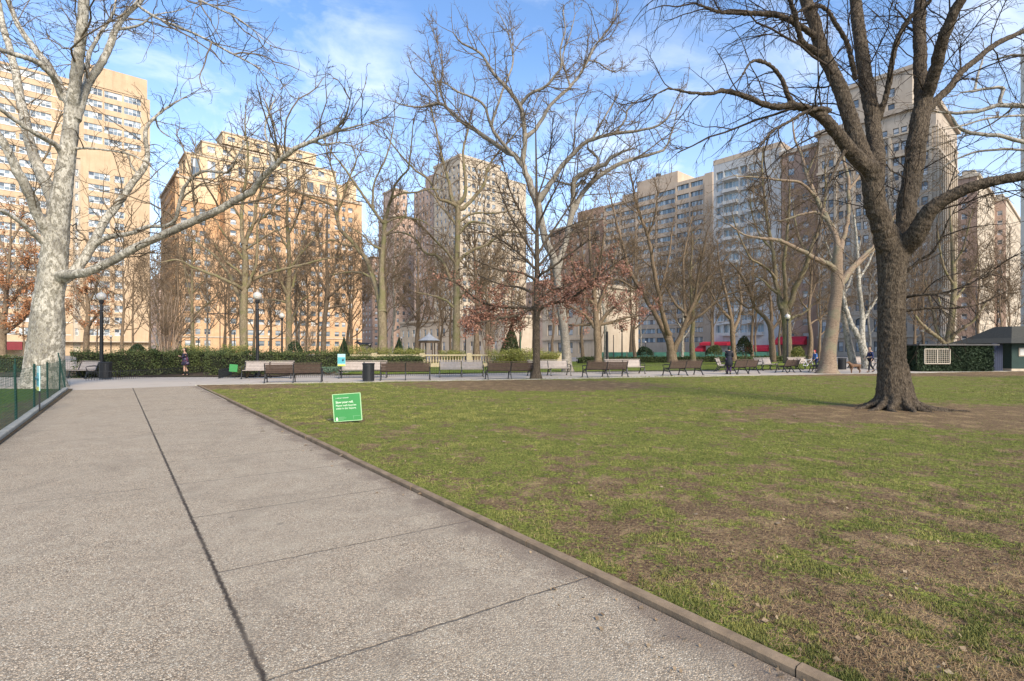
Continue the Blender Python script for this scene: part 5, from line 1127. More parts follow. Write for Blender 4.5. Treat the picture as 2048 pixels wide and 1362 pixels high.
front = [(588, 764.5, 16, 'dark slatted bench seen from behind left of the black litter bin'), (811, 759.5, 12, 'dark slatted bench seen from behind right of the black litter bin'),
         (1020, 758, 14, 'dark slatted bench seen from behind just left of the slim oak trunk'), (1211, 754, 15, 'dark slatted bench seen from behind, first to the right of the slim oak'),
         (1367, 750.5, 25, 'dark slatted bench seen from behind left of the dark-coated figure'), (1487, 747.5, 34, 'dark slatted bench with the dark-coated figure at its left end'),
         (1578, 744.5, 42, 'small dark bench seen from behind left of the tan ringed sycamore'), (1638, 743, 50, 'dark bench half hidden by the tan ringed sycamore trunk')]
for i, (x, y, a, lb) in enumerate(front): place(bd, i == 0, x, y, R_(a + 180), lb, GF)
for c_ in (bd,): pass
back = [(537, 756.5, 10, 'bleached bench facing the lawn partly behind the first dark bench'), (727, 755.5, 10, 'bleached bench facing the lawn behind the black litter bin'),
        (923, 753.5, 8, 'bleached bench facing the lawn between two dark benches'), (1098, 751, 14, 'bleached bench facing the lawn behind the slim oak trunk'), (1249, 747.5, 16, 'bleached bench facing the lawn half behind a dark bench'),
        (1443, 742, 62, 'bleached bench turned side-on by the dark-coated figure'), (1531, 740, 38, 'bleached bench facing the lawn below the red awnings'), (1600, 737.5, 30, 'bleached bench on the sunlit plaza left of the tan ringed sycamore'),
        (152, 756, -14, 'weathered bench between the netting and the litter bin by the left lamp'), (1990 - 262, 735.5, 10, 'dark-looking bench beyond the pale two-stemmed sycamore')]
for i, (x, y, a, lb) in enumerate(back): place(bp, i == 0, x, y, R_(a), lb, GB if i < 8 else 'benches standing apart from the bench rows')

def bin_(loc, label):
    rt = empty('litter_bin', loc, label, 'litter bin', 'black slatted litter bins'); s = MB()
    for k in range(28):
        a = 2 * math.pi * k / 28; c_, s_ = math.cos(a), math.sin(a); s.box((.275 * c_, .275 * s_, .45), (.012, .04, .82), rz=a)
    s.build('body', M_iron, rt)
    r_ = MB(); r_.lathe((0, 0, .84), [(.27, 0), (.30, .01), (.305, .05), (.29, .07), (.25, .06), (.25, 0)], 20, cap=False); r_.lathe((0, 0, .03), [(.27, 0), (.29, .02), (.27, .05)], 20); r_.build('rim', M_iron, rt)
    l = MB(); l.lathe((0, 0, .06), [(.235, 0), (.24, .75)], 16); l.build('liner', simple('bin_liner', (.03, .03, .035), .5), rt); return rt
b1 = bin_(LOC(737, 763), 'black slatted litter bin between the first two dark benches')
for x, y, lb in ((211, 758, 'black slatted litter bin at the foot of the left globe lamp'), (1684, 739.5, 'black slatted litter bin right of the tan ringed sycamore')):
    c_ = copy_tree(b1); c_.location = LOC(x, y); c_['label'] = lb

m, nt, b = newmat('milk_glass_globe'); b.inputs['Base Color'].default_value = (.52, .49, .43, 1); b.inputs['Roughness'].default_value = .25; b.inputs['Subsurface Weight'].default_value = .2; M_globe = m
def lamp(H=4.35, gr=.215):
    rt = empty('street_lamp', (0, 0, 0), '', 'street lamp', 'globe lamp posts in the park'); p = MB(); h0 = H - gr - .12
    p.lathe((0, 0, 0), [(.16, 0), (.16, .10), (.12, .14), (.11, .4), (.085, .46), (.085, .7), (.07, .76), (.065, 1.2), (.06, h0 - .55), (.085, h0 - .5), (.06, h0 - .45), (.055, h0 - .2), (.10, h0 - .12), (.12, h0 - .02), (.10, h0)], 14)
    for k in range(8): a = k * math.pi / 4; p.bar((.075 * math.cos(a), .075 * math.sin(a), .85), (.06 * math.cos(a), .06 * math.sin(a), h0 - .6), .018)
    p.build('pole', M_iron, rt, smooth=False)
    g_ = MB(); pr = [(gr * math.sin(t) * (1.0 if t < 1.7 else 1), gr * (1 - math.cos(t))) for t in np.linspace(.35, 2.85, 13)]; pr = [(r_, z - gr * (1 - math.cos(.35))) for r_, z in pr]
    g_.lathe((0, 0, h0), pr, 20); g_.build('globe', M_globe, rt, smooth=True)
    f = MB(); zt = h0 + pr[-1][1]; f.lathe((0, 0, zt - .01), [(.07, 0), (.05, .03), (.03, .06), (.04, .09), (.008, .15)], 10); f.build('finial', M_frame_t, rt); return rt
lp = lamp()
lamps = [(203, 763, 28.8, 597, 'globe lamp at the left beside the huge mottled sycamore'), (515, 0, 29.5, 596, 'globe lamp standing in the hedge near the mossy trunk'), (564, 0, 46, 634, 'second globe lamp just right of the middle one, further back'),
         (714, 0, 62, 661, 'small distant globe lamp left of the bronze goat'), (803, 0, 80, 677, 'tiny distant globe lamp between the goat and the pavilion'), (397, 0, 72, 677, 'tiny distant globe lamp behind the person in the floral dress'),
         (1244, 0, 58, 660, 'globe lamp in front of the banded tower'), (1575, 0, 44, 636, 'globe lamp in front of the pollarded tree and red awning'), (1845, 0, 62, 663, 'square-looking distant lamp above the ivy enclosure'),
         (1291, 0, 84, 685, 'tiny distant globe lamp right of the one before the banded tower'), (931, 0, 66, 658, 'distant globe lamp right of the tall straight tree'), (222, 0, 66, 674, 'distant globe lamp just right of the left lamp')]
for i, (x, _, d, gy, lb) in enumerate(lamps):
    o = lp if i == 0 else copy_tree(lp); o.location = (*corner(x, d), 0); z = hz(gy, d); s = z / (4.35 - .24 - .0); o.scale = (s, s, s); o['label'] = lb
def pole(x, d, ytop, label, arm=0, r=.06, mat=M_iron):
    rt = empty('street_pole', (*corner(x, d), 0), label, 'pole'); p = MB(); z = hz(ytop, d); p.lathe((0, 0, 0), [(r * 1.6, 0), (r * 1.4, .5), (r, .7), (r * .8, z)], 8); p.build('post', mat, rt)
    if arm:
        a = MB(); a.tube([(-arm, 0, z), (arm, 0, z)], .05); a.build('arm', mat, rt)
        for s in (-1, 1): q = MB(); q.box((s * arm, 0, z - .06), (.9, .3, .14)); q.build('lamp_head', mat, rt)
    return rt
pole(440, 70, 627, 'T-shaped double-headed light pole against the orange building', 1.3)
pole(469, 64, 664, 'short dark pole right of the T-shaped light pole')
pole(1041, 52, 645, 'thin green pole right of the dark holly', mat=simple('green_paint', (.02, .09, .05), .5))
pole(1214, 50, 663, 'dark pole between the pale leaning tree and the lamp before the banded tower', r=.14)
pole(1227, 66, 670, 'thin dark pole left of the lamp before the banded tower')

# ---- signs
def sign_mat(n, c, r=.5): return simple(n, c, r, .06, 3, fine=False)
M_sg = sign_mat('green_sign_board', (.055, .26, .075)); M_se = sign_mat('pale_green_border', (.38, .58, .30)); M_lt = sign_mat('cream_lettering', (.72, .80, .62))
def text(body, size, loc, parent, mat, bold=0.0, name='lettering', post=None):
    cu = bpy.data.curves.new(name, 'FONT'); cu.body = body; cu.size = size; cu.extrude = .001; cu.offset = bold
    t = bpy.data.objects.new('tmp', cu); COL.objects.link(t); dg = bpy.context.evaluated_depsgraph_get(); dg.update()
    me = bpy.data.meshes.new_from_object(t.evaluated_get(dg)); bpy.data.objects.remove(t)
    me.transform((post or Matrix()) @ Matrix.Translation(loc) @ Matrix.Rotation(R_(90), 4, 'X')); me.materials.clear(); me.materials.append(mat)
    o = bpy.data.objects.new(name, me); link(o, parent); return o
d = 10.9; rt = empty('lawn_sign', (*corner(694.5, d), 0), 'green square notice leaning slightly on the lawn near the kerb', 'sign'); rt.rotation_euler = (0, 0, R_(-2))
w, hh = .595, .575; T = R_(4.2)
g_ = MB(); g_.box((0, 0, .38), (w, .012, hh)); bo = g_.build('board', M_sg, rt); bo.rotation_euler = (0, 0, 0)
TM = Matrix.Translation((0, 0, .36)) @ Matrix.Rotation(-T, 4, 'Y') @ Matrix.Translation((0, 0, -.38))
def tilt(o): o.data.transform(TM)
tilt(bo)
e = MB()
for a, b_ in (((-w / 2, .38 - hh / 2), (w / 2, .38 - hh / 2)), ((-w / 2, .38 + hh / 2), (w / 2, .38 + hh / 2)), ((-w / 2, .38 - hh / 2), (-w / 2, .38 + hh / 2)), ((w / 2, .38 - hh / 2), (w / 2, .38 + hh / 2))):
    e.bar((a[0], 0, a[1]), (b_[0], 0, b_[1]), .018, .014)
tilt(e.build('border', M_se, rt))
for bdy, sz, x, z, bl in (('A FRIENDLY REMINDER', .027, -.235, .575, 0), ('Slow your roll.', .064, -.24, .475, .0012), ('Please walk bicycles', .055, -.24, .408, 0), ('while in the Square.', .055, -.24, .345, 0)):
    text(bdy, sz, (x, -.0085, z), rt, M_lt, bl, post=TM)
lg = MB(); lg.box((-.235, -.008, .135), (.045, .004, .05)); lg.box((-.235, -.008, .172), (.02, .004, .02)); tilt(lg.build('emblem', M_lt, rt))
ln = MB()
for z, L in ((.178, .12), (.155, .16), (.132, .10)): ln.box((-.19 + L / 2, -.0072, z), (L, .002, .006))
ln.box((.19, -.0072, .19), (.16, .002, .005)); ln.box((.12, -.0072, .16), (.005, .002, .06)); tilt(ln.build('small_print', sign_mat('dim_green_print', (.25, .45, .25)), rt))
for x in (-.12, .12):
    s = MB(); s.bar((x, .012, -.05), (x, .012, .30), .008); s.build('stake', M_iron, rt)
# small green sign on the island bed
rt = empty('small_sign', LOC(465, 756.5), 'small blank-looking green notice by the hooped fence corner', 'sign'); g_ = MB(); g_.box((0, 0, .56), (.42, .012, .40)); g_.build('board', M_sg, rt); g_ = MB(); g_.bar((-.1, .01, 0), (-.1, .01, .5), .01); g_.bar((.1, .01, 0), (.1, .01, .5), .01); g_.build('stake', M_iron, rt); rt.rotation_euler = (0, R_(5), R_(8))
# blue green poster on a post
def poster(name, loc, label, w=.42, h_=.66, z=1.0):
    rt = empty(name, loc, label, 'sign'); g_ = MB(); g_.bar((0, .02, 0), (0, .02, z + h_ / 2), .03); g_.build('post', M_iron, rt)
    f = MB(); f.box((0, 0, z), (w, .02, h_)); f.build('board', sign_mat('pale_blue_board', (.40, .62, .60)), rt)
    f = MB(); f.box((0, -.012, z - .02), (w * .96, .006, h_ * .52)); f.build('blue_panel', sign_mat('teal_print', (.10, .38, .42)), rt)
    f = MB(); f.box((0, -.012, z - h_ * .42), (w * .96, .006, h_ * .14)); f.build('yellow_band', sign_mat('yellow_print', (.62, .60, .10)), rt)
    f = MB(); f.lathe((.09, -.02, z - .05), [(.0, 0), (.05, .02), (.06, .07), (.03, .12), (0, .13)], 8); f.build('printed_shape', sign_mat('dark_print', (.05, .13, .16)), rt)
    return rt
poster('poster_sign', LOC(683, 757), 'blue and yellow notice on a thin post left of the litter bin')
poster('poster_sign', (LX(12.6) - .24, 12.9, 0), 'blue and yellow notice fixed to the green netting at the left', .34, .62, .86).rotation_euler = (0, 0, R_(-40))

# ---- netting fence on the left
M_gp = simple('dark_green_post', (.012, .05, .038), .6, .2, 8); M_net = simple('green_plastic_net', (.012, .055, .038), .55, .15, 8)
rt = empty('netting_fence', (LX(12) - .16, 12, 0), 'green plastic netting on metal stakes along the left kerb', 'fence'); o3 = np.array(rt.location)
tdir = np.array([-.763, 1.0]) / math.hypot(.763, 1)
ys = [5.6, 8.2, 10.95, 13.2, 15.6, 18.6, 20.6]; base = [np.array([LX(y) - .17, y, 0]) for y in ys]
for k, p in enumerate(base):
    s = MB(); ln_ = (-.04, -.02, -.03, 0, -.01, .02, -.30)[k]; H = (1.25, 1.25, 1.28, 1.22, 1.2, 1.25, 1.45)[k]
    s.bar(p - o3, p - o3 + np.array([ln_, 0, H]), .035, .03); s.build('stake', M_gp, rt)
sets = []
def net(A, Bp, n, rt, o3, H=1.14, sag=.03):
    hP = []; vP = []
    L = np.linalg.norm(Bp - A); m = int(L / .13)
    for k in range(19):
        z = .04 + H * k / 18; t = np.linspace(0, 1, 6)[:, None]; q = A + (Bp - A) * t; q = q.copy(); q[:, 2] = z - sag * 4 * t[:, 0] * (1 - t[:, 0]) * (k / 18) + .01 * math.sin(k); hP.append(q - o3)
    for k in range(m + 1):
        t = k / m; q = A + (Bp - A) * t; sg = sag * 4 * t * (1 - t); vP.append(np.array([[q[0], q[1], .03], [q[0] + .01, q[1], .03 + H * .5], [q[0], q[1], .04 + H - sg]]) - o3)
    return np.array(hP), np.array(vP)
hs, vs = [], []
for k in range(len(base) - 1):
    a_, b__ = net(base[k], base[k + 1], 0, rt, o3); hs.append(a_); vs.append(b__)
hs = np.concatenate(hs); vs = np.concatenate(vs)
tubes_mesh('netting', [(hs, np.full(hs.shape[:2], .0036), 3), (vs, np.full(vs.shape[:2], .0032), 3)], M_net, None).parent = rt
rt2 = empty('netting_fence', (base[-1][0], base[-1][1], 0), 'green netting turning away left behind the huge mottled sycamore', 'fence'); o3 = np.array(rt2.location)
E = [base[-1] + np.array([-2.8 * k, .6 * k + .2, 0]) for k in range(7)]; hs, vs = [], []
for p in E[1:]: s = MB(); s.bar(p - o3, p - o3 + np.array([0, 0, 1.2]), .035, .03); s.build('stake', M_gp, rt2)
for k in range(6): a_, b__ = net(E[k], E[k + 1], 0, rt2, o3); hs.append(a_); vs.append(b__)
hs = np.concatenate(hs); vs = np.concatenate(vs); tubes_mesh('netting', [(hs, np.full(hs.shape[:2], .003), 3), (vs, np.full(vs.shape[:2], .0036), 3)], M_net, None).parent = rt2

# ---- low iron railings
def railing(label, pts, H=.5, sp=.11):
    p0 = np.array([*pts[0], 0.]); rt = empty('low_railing', tuple(p0), label, 'railing'); g_ = MB(); pk = MB()
    for a, b_ in zip(pts[:-1], pts[1:]):
        a = np.array([*a, 0.]) - p0; b_ = np.array([*b_, 0.]) - p0; L = np.linalg.norm(b_ - a)
        g_.bar(a + [0, 0, H * .85], b_ + [0, 0, H * .85], .02, .02); g_.bar(a + [0, 0, .1], b_ + [0, 0, .1], .02, .02)
        for k in range(int(L / sp) + 1): q = a + (b_ - a) * min(1, k * sp / L); pk.bar(q, q + [0, 0, H], .014)
    g_.build('rail', M_iron, rt); o = pk.build('pickets', M_iron, rt); o['kind'] = 'stuff'
g2 = lambda x, y: tuple(G(x, y)[:2])
railing('low black hooped railing in front of the long left hedge', [g2(172, 761), g2(232, 759), g2(300, 755.5), g2(375, 749.5), g2(440, 745)])
railing('low black railing around the island bed left of the first bench', [g2(512, 752), g2(437, 757), g2(475, 748), g2(540, 744)])
railing('low black railing behind the bleached benches', [g2(560, 755), g2(700, 754), g2(900, 751), g2(1060, 748), g2(1200, 745.5), g2(1330, 743), g2(1437, 740.5)], .55)

# ---- foliage
def shell_pts(c, s, n, r, seed, lump=.28, low=.0):
    d_ = norm(r.normal(size=(n, 3))); d_[:, 2] = np.where(d_[:, 2] < -.3, -d_[:, 2], d_[:, 2])
    k = norm(r.normal(size=(9, 3))); L = np.clip((d_ @ k.T), 0, 1) ** 6; rad = 1 - lump * .6 + lump * L.max(1)
    rad = rad * (1 - .45 * r.random(n) ** 2.2); return np.array(c) + d_ * rad[:, None] * np.array(s)
def bush(name, label, x, d, size, mat, n, leaf, seed, z0=0, shape='ball', cat='shrub', group=None, stems=0):
    r = np.random.default_rng(seed); rt = empty(name, (*corner(x, d), z0), label, cat, group)
    if shape == 'ball': pts = shell_pts((0, 0, size[2] * .5), (size[0] / 2, size[1] / 2, size[2] / 2), n, r, seed)
    elif shape == 'cone':
        t = r.random(n) ** .75; a = r.random(n) * 6.28; rd = (1 - (1 - t)) ; rad = size[0] / 2 * (t) * (1 - .35 * r.random(n) ** 2) * (1 + .12 * np.sin(a * 3 + t * 9)); pts = np.stack([rad * np.cos(a), rad * np.sin(a), size[2] * (1 - t) * (.98) + .05], -1)
    else:   # loose upright spray
        a = r.random(n) * 6.28; t = r.random(n); rad = size[0] / 2 * np.sqrt(r.random(n)) * (.5 + .6 * t); pts = np.stack([rad * np.cos(a), rad * np.sin(a) * size[1] / size[0], size[2] * t * (1 - .25 * r.random(n))], -1)
    V, Q = leaf_quads(pts, leaf, r); np_mesh('foliage', V, [Q], mat, rt, local=False)
    S_ = []; R2 = []
    for k in range(max(4, stems)):
        a = k * 2.4; q = size[0] * .35; S_.append([[0, 0, 0], [q * .3 * math.cos(a), q * .3 * math.sin(a), size[2] * .3], [q * .7 * math.cos(a), q * .7 * math.sin(a), size[2] * .6], [q * math.cos(a), q * math.sin(a), size[2] * .8]]); R2.append([.03, .025, .018, .01])
    tubes_mesh('stem', [(np.array(S_), np.array(R2), 5)], M_twig, None).parent = rt
    return rt
L_hedge = leafmat('yew_hedge_leaf', [(.020, .040, .014), (.045, .075, .022), (.09, .125, .038), (.15, .16, .055)])
L_dark = leafmat('dark_evergreen_leaf', [(.012, .028, .014), (.03, .055, .024), (.06, .09, .04)])
L_yel = leafmat('forsythia_leaf', [(.14, .14, .035), (.26, .25, .05), (.40, .36, .09), (.16, .19, .05)])
L_rho = leafmat('magnolia_leaf', [(.02, .045, .015), (.05, .085, .03), (.15, .085, .035), (.04, .06, .02)])
L_ivy = leafmat('ivy_leaf', [(.010, .022, .010), (.025, .045, .020), (.05, .075, .035)])
L_grn = leafmat('fresh_groundcover', [(.05, .10, .05), (.12, .2, .12), (.22, .30, .2)])
def hedge(label, pts, wid, H, seed, n_m=1500, leaf=.045, z0=0, mat=None, name='hedge'):
    mat = mat or L_hedge
    r = np.random.default_rng(seed); p0 = np.array([*pts[0], 0.]); rt = empty(name, tuple(p0), label, 'hedge'); core = MB(); C_ = []
    for a, b_ in zip(pts[:-1], pts[1:]):
        a = np.array([*a, 0.]) - p0; b_ = np.array([*b_, 0.]) - p0; t = b_ - a; L = np.linalg.norm(t); t /= L; nn = np.array([t[1], -t[0], 0])
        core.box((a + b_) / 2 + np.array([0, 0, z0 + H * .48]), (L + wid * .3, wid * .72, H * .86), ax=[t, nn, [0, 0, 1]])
        n = int((L + wid * .7) * n_m); u = r.random(n) * (L + wid * .7) - wid * .35; f = r.random(n)
        side = f < .5; top = f >= .5
        dep = 1 - .22 * r.random(n) ** 2
        yy = np.where(side, np.sign(r.random(n) - .35) * wid / 2 * dep, (r.random(n) - .5) * wid); hz_ = H * (1 + .05 * np.sin(u * 1.7 + seed) + .04 * np.sin(u * 4.1))
        zz_ = np.where(side, r.random(n) * hz_, hz_ * (1 - .14 * r.random(n) ** 2 + .05 * r.normal(size=n) ** 2))
        C_.append(a + t * u[:, None] + nn * (yy + .05 * np.sin(u * 3))[:, None] + np.array([0, 0, 1]) * (zz_ + z0)[:, None])
    V, Q = leaf_quads(np.concatenate(C_), leaf, r); np_mesh('foliage', V, [Q], mat, rt, local=False)
    core.build('shade_core', simple('hedge_core_painted_shade', (.02, .022, .012), .95, .3, 8), rt)  # solid near-black core, its colour stands for the shade inside the hedge
cn_ = lambda x, d: tuple(corner(x, d))
hedge('long clipped dark hedge behind the left lamp and litter bin', [cn_(162, 29.0), cn_(300, 31.2), cn_(375, 34), cn_(450, 37)], 1.3, 1.36, 3)
hedge('clipped hedge with a rounded end behind the middle globe lamp', [cn_(432, 31.5), cn_(560, 32.2), cn_(672, 34)], 1.3, 1.32, 4)
hedge('shorter hedge right of the blue and yellow notice', [cn_(676, 36), cn_(770, 37), cn_(838, 39)], 1.0, .98, 5, n_m=1200)
hedge('low dark clipped hedge beyond the sunlit far lawn', [cn_(1160, 56), cn_(1300, 59), cn_(1465, 62), cn_(1640, 66)], .8, .62, 6, n_m=500, leaf=.07)
hedge('green hedge far left behind the netting', [cn_(-60, 34), cn_(60, 36)], 1.0, 1.1, 7, n_m=700)
bush('shrub', 'small leggy shrub beside the small green notice', 494, 29.0, (1.3, .9, .75), L_hedge, 2600, .035, 11, stems=9)
bush('ground_cover', 'pale green ground cover behind the first two benches', 655, 32, (4.5, 1.4, .5), L_grn, 5000, .035, 12)
for k, (x, d, w, hh, lb) in enumerate([(700, 45, 3.0, 1.9, 'yellow-green shrub right of the cone shrub'), (760, 45.5, 3.4, 1.7, 'yellow-green shrub at the foot of the twin-stemmed tree'), (822, 46, 2.6, 1.6, 'yellow-green shrub left of the pavilion'), (905, 46.5, 2.4, 1.4, 'sparse yellow shrub at the foot of the tall straight tree'),
                                      (1010, 45, 3.4, 1.5, 'golden shrub below the rust-leaved oak branches'), (1052, 44.5, 3.0, 1.6, 'golden shrub touching the slim oak trunk'), (1095, 46, 2.4, 1.3, 'yellowish shrub right of the slim oak trunk'), (470, 42, 2.2, 1.9, 'yellowish shrub behind the hedge left of the mossy trunk'), (390, 42, 2.4, 1.9, 'yellow-tipped shrub behind the person in the floral dress')]):
    bush('forsythia_shrub', lb, x, d, (w, w * .7, hh), L_yel, 6000, .045, 60 + k, z0=.15, shape='spray', group='yellow-green shrubs along the balustrade' if k < 7 else 'yellow shrubs behind the hedge')
bush('cone_shrub', 'dark conical evergreen above the hedge right of the forked tree', 688, 42, (1.5, 1.5, 2.6), L_dark, 9000, .05, 81, shape='cone')
bush('cone_shrub', 'dark conical evergreen left of the pavilion', 798, 52, (1.8, 1.8, 2.8), L_dark, 8000, .06, 82, shape='cone')
bush('round_shrub', 'small round dark shrub right of the left conical evergreen by the pavilion', 821, 50, (1.3, 1.3, 1.7), L_dark, 2000, .05, 83)
bush('holly_shrub', 'large dark holly with rusty leaves left of the slim oak trunk', 1022, 47, (2.8, 2.4, 3.9), L_rho, 9000, .07, 84, shape='cone')
bush('round_shrub', 'dark shrub behind the hedge by the middle trees', 592, 52, (1.6, 1.6, 2.4), L_dark, 2400, .06, 85)
bush('round_shrub', 'small dark evergreen at the left behind the hedge', 273, 50, (1.6, 1.4, 2.2), L_dark, 2400, .06, 86)
bush('round_shrub', 'round green shrub in front of the banded tower left of the vase-shaped tree', 1290, 70, (2.6, 2, 1.9), L_dark, 2000, .08, 87)
bush('holly_shrub', 'flecked evergreen shrub right of the dark-coated figure', 1489, 52, (1.6, 1.4, 2.9), L_rho, 3000, .06, 88)
bush('round_shrub', 'green shrub under the long red awning', 1427, 72, (2.2, 2, 2.2), L_hedge, 2200, .08, 89)
bush('round_shrub', 'bright leafy shrub under the wide red awning', 1596, 46, (1.2, 1.2, 1.8), L_yel, 1500, .06, 90)
bush('round_shrub', 'leafy plant at the left corner of the ivy enclosure', 1826, 38, (1.2, 1, .8), L_dark, 1500, .05, 91)

# ---- balustrade
d0, d1 = corner(650, 43.5), corner(1118, 46.5); rt = empty('balustrade', (d0[0], d0[1], 0), 'cream stone balustrade behind the bleached benches', 'balustrade'); V_ = d1 - d0; L = np.linalg.norm(V_); t = np.array([*(V_ / L), 0]); nn = np.array([t[1], -t[0], 0])
M_bal = simple('warm_cast_stone', (.42, .34, .21), .85, .15, 2)
g_ = MB(); g_.box(t * L / 2 + [0, 0, 1.06], (L, .30, .12), ax=[t, nn, [0, 0, 1]]); g_.build('rail', M_bal, rt); g_ = MB(); g_.box(t * L / 2 + [0, 0, .18], (L, .42, .36), ax=[t, nn, [0, 0, 1]]); g_.build('plinth', M_bal, rt)
bal = None; n = 84
for k in range(n):
    p = t * ((k + .5) * L / n)
    if bal is None:
        q = MB(); q.lathe((0, 0, .36), [(.07, 0), (.05, .05), (.085, .18), (.075, .27), (.035, .42), (.04, .5), (.06, .56), (.07, .64)], 8); bal = q.build('baluster', M_bal, rt); o = bal
    else: o = bal.copy(); link(o, rt)
    o.location = p
for k in range(6): q = MB(); q.box(t * (k * L / 5) + [0, 0, .62], (.45, .46, 1.24), ax=[t, nn, [0, 0, 1]]); q.build('pier', M_bal, rt)

# ---- bronze goat on a plinth
def skin(name, verts, edges, rad, mat, parent, sub=1, root=0):
    me = bpy.data.meshes.new(name); me.from_pydata([tuple(v) for v in verts], edges, []); me.update(); o = bpy.data.objects.new(name, me); link(o, parent)
    sk = o.modifiers.new('skin', 'SKIN'); sk.use_smooth_shade = True
    for i, r_ in enumerate(rad):
        r_ = (r_, r_) if np.isscalar(r_) else r_; me.skin_vertices[0].data[i].radius = r_
    me.skin_vertices[0].data[root].use_root = True
    s = o.modifiers.new('sub', 'SUBSURF'); s.levels = sub; s.render_levels = sub; me.materials.append(mat); return o
class Sk:
    def __init__(s): s.v = []; s.e = []; s.r = []
    def chain(s, pts, rad, at=None):
        p = at
        for q, r_ in zip(pts, rad):
            s.v.append(q); s.r.append(r_); i = len(s.v) - 1
            if p is not None: s.e.append((p, i))
            p = i
        return p
M_bronze = simple('dark_bronze', (.06, .055, .05), .35, .3, 8, metal=.8)
def quadruped(name, label, loc, rz, mat, s, cat, goat=False, group=None):
    rt = empty(name, loc, label, cat, group, rz); k = Sk()
    a = k.chain([(0, 0, .62), (.22, 0, .61), (.42, 0, .64)], [.15, .145, .15]); hip = k.chain([(-.2, 0, .62), (-.38, 0, .63)], [.14, .13], 0)
    ne = k.chain([(.56, 0, .74 if goat else .78), (.68, 0, .80 if goat else .88)], [.10, .075], a); hd = k.chain([(.80, 0, .80 if goat else .88), (.93, 0, .74 if goat else .82)], [.07, .035], ne)
    for sy in (-1, 1):
        k.chain([(.40, .09 * sy, .46), (.42 + .06 * sy, .09 * sy, .26), (.40 + .08 * sy, .09 * sy, .05), (.44 + .08 * sy, .09 * sy, .02)], [.06, .035, .028, .03], a)
        k.chain([(-.36, .09 * sy, .46), (-.30 + .05 * sy, .09 * sy, .36), (-.46 + .06 * sy, .09 * sy, .20), (-.42 + .08 * sy, .09 * sy, .04), (-.38 + .08 * sy, .09 * sy, .02)], [.085, .055, .032, .028, .03], hip)
        k.chain([(.66, .06 * sy, .95 if goat else .96)], [.02], ne)
        if goat: k.chain([(.64, .05 * sy, .93), (.52, .08 * sy, .97), (.42, .10 * sy, .88)], [.028, .02, .01], ne)
    k.chain([(-.50, 0, .68), (-.58, 0, .78 if goat else .70), (-.66, 0, .80 if goat else .60)], [.04, .025, .015], hip)
    if goat: k.chain([(.86, 0, .62)], [.02], hd)
    skin('body', k.v, k.e, k.r, mat, rt, 2); rt.scale = (s, s, s); return rt
quadruped('goat_statue', 'dark bronze goat statue on a low plinth among the yellow shrubs', (*corner(731, 50), 1.35), R_(180), M_bronze, 1.15, 'statue', goat=True)
rt = empty('statue_plinth', (*corner(731, 50), 0), 'low stone plinth under the bronze goat', 'plinth'); g_ = MB(); g_.box((0, 0, .62), (1.3, .7, 1.24)); g_.box((0, 0, 1.29), (1.5, .9, .1)); g_.build('block', M_limes, rt)
quadruped('dog', 'brown dog on a lead walking in front of the navy-dressed walker', (*corner(1711, 34.0), 0), R_(195), simple('brown_fur', (.16, .09, .05), .95, .3, 6), .82, 'dog')

# ---- pavilion
D = 60; rt = empty('pavilion', (*corner(858, D), 0), 'small pavilion with a white swept tent-like roof', 'pavilion'); u = D / F
g_ = MB(); zr = hz(681, D); g_.lathe((0, 0, zr), [(22 * u, 0), (13 * u, 5 * u), (7 * u, 9 * u), (3 * u, 12 * u), (.5 * u, 17 * u), (.15 * u, 20 * u)], 8); g_.build('roof', simple('pale_metal_roof', (.40, .40, .40), .5, .15, 2), rt)
fr = MB(); fr.lathe((0, 0, zr - .28), [(19.5 * u, 0), (19.5 * u, .25)], 8, cap=False); fr.build('fascia', M_brownp := simple('brown_paint', (.12, .08, .05), .7), rt)
for k in range(6): a = k * math.pi / 3; q = MB(); q.bar((18 * u * math.cos(a), 18 * u * math.sin(a), 0), (18 * u * math.cos(a), 18 * u * math.sin(a), zr - .2), .12); q.build('post', M_brownp, rt)
# ---- ivy enclosure with lattice and door
D = 36.8; u = D / F; xw0, xw1 = corner(1838, D)[0], corner(1986, D)[0]; rt = empty('ivy_enclosure', (xw0, D, 0), 'long low enclosure covered in dark ivy with a flat roof', 'enclosure')
W_ = xw1 - xw0; zt = hz(691, D)
g_ = MB(); g_.box((W_ / 2, .6, zt / 2), (W_, 1.2, zt)); g_.build('wall', simple('dark_green_boards', (.015, .035, .028), .8), rt)
r = np.random.default_rng(5); n = 15000; C_ = np.stack([r.random(n) * W_, -.05 - .16 * r.random(n) ** 1.5, r.random(n) * zt * .99], -1); C_ = C_[~((C_[:, 0] > (1844 - 1838) * u) & (C_[:, 0] < (1894 - 1838) * u) & (C_[:, 2] > hz(727, D)) & (C_[:, 2] < hz(698, D)) & (C_[:, 1] > -.3) & (r.random(len(C_)) < .85))]; C_ = C_[C_[:, 0] < (1984 - 1838) * u]
C_ = np.concatenate([C_, np.stack([-.03 - .14 * r.random(5000) ** 1.5, r.random(5000) * 1.25 - .1, r.random(5000) * zt], -1)]); V, Q = leaf_quads(C_, .055, r); np_mesh('ivy', V, [Q], L_ivy, rt, local=False)
g_ = MB(); g_.box((W_ / 2, .55, zt + .05), (W_ + .4, 1.7, .09)); g_.build('roof', M_roofd, rt)
g_ = MB(); x0, x1, z0_, z1_ = 6 * u, 56 * u, hz(727, D), hz(698, D)
for z in (z0_, z1_): g_.bar((x0, -.24, z), (x1, -.24, z), .06)
for x in (x0, (x0 + x1) / 2, x1): g_.bar((x, -.24, z0_), (x, -.24, z1_), .06)
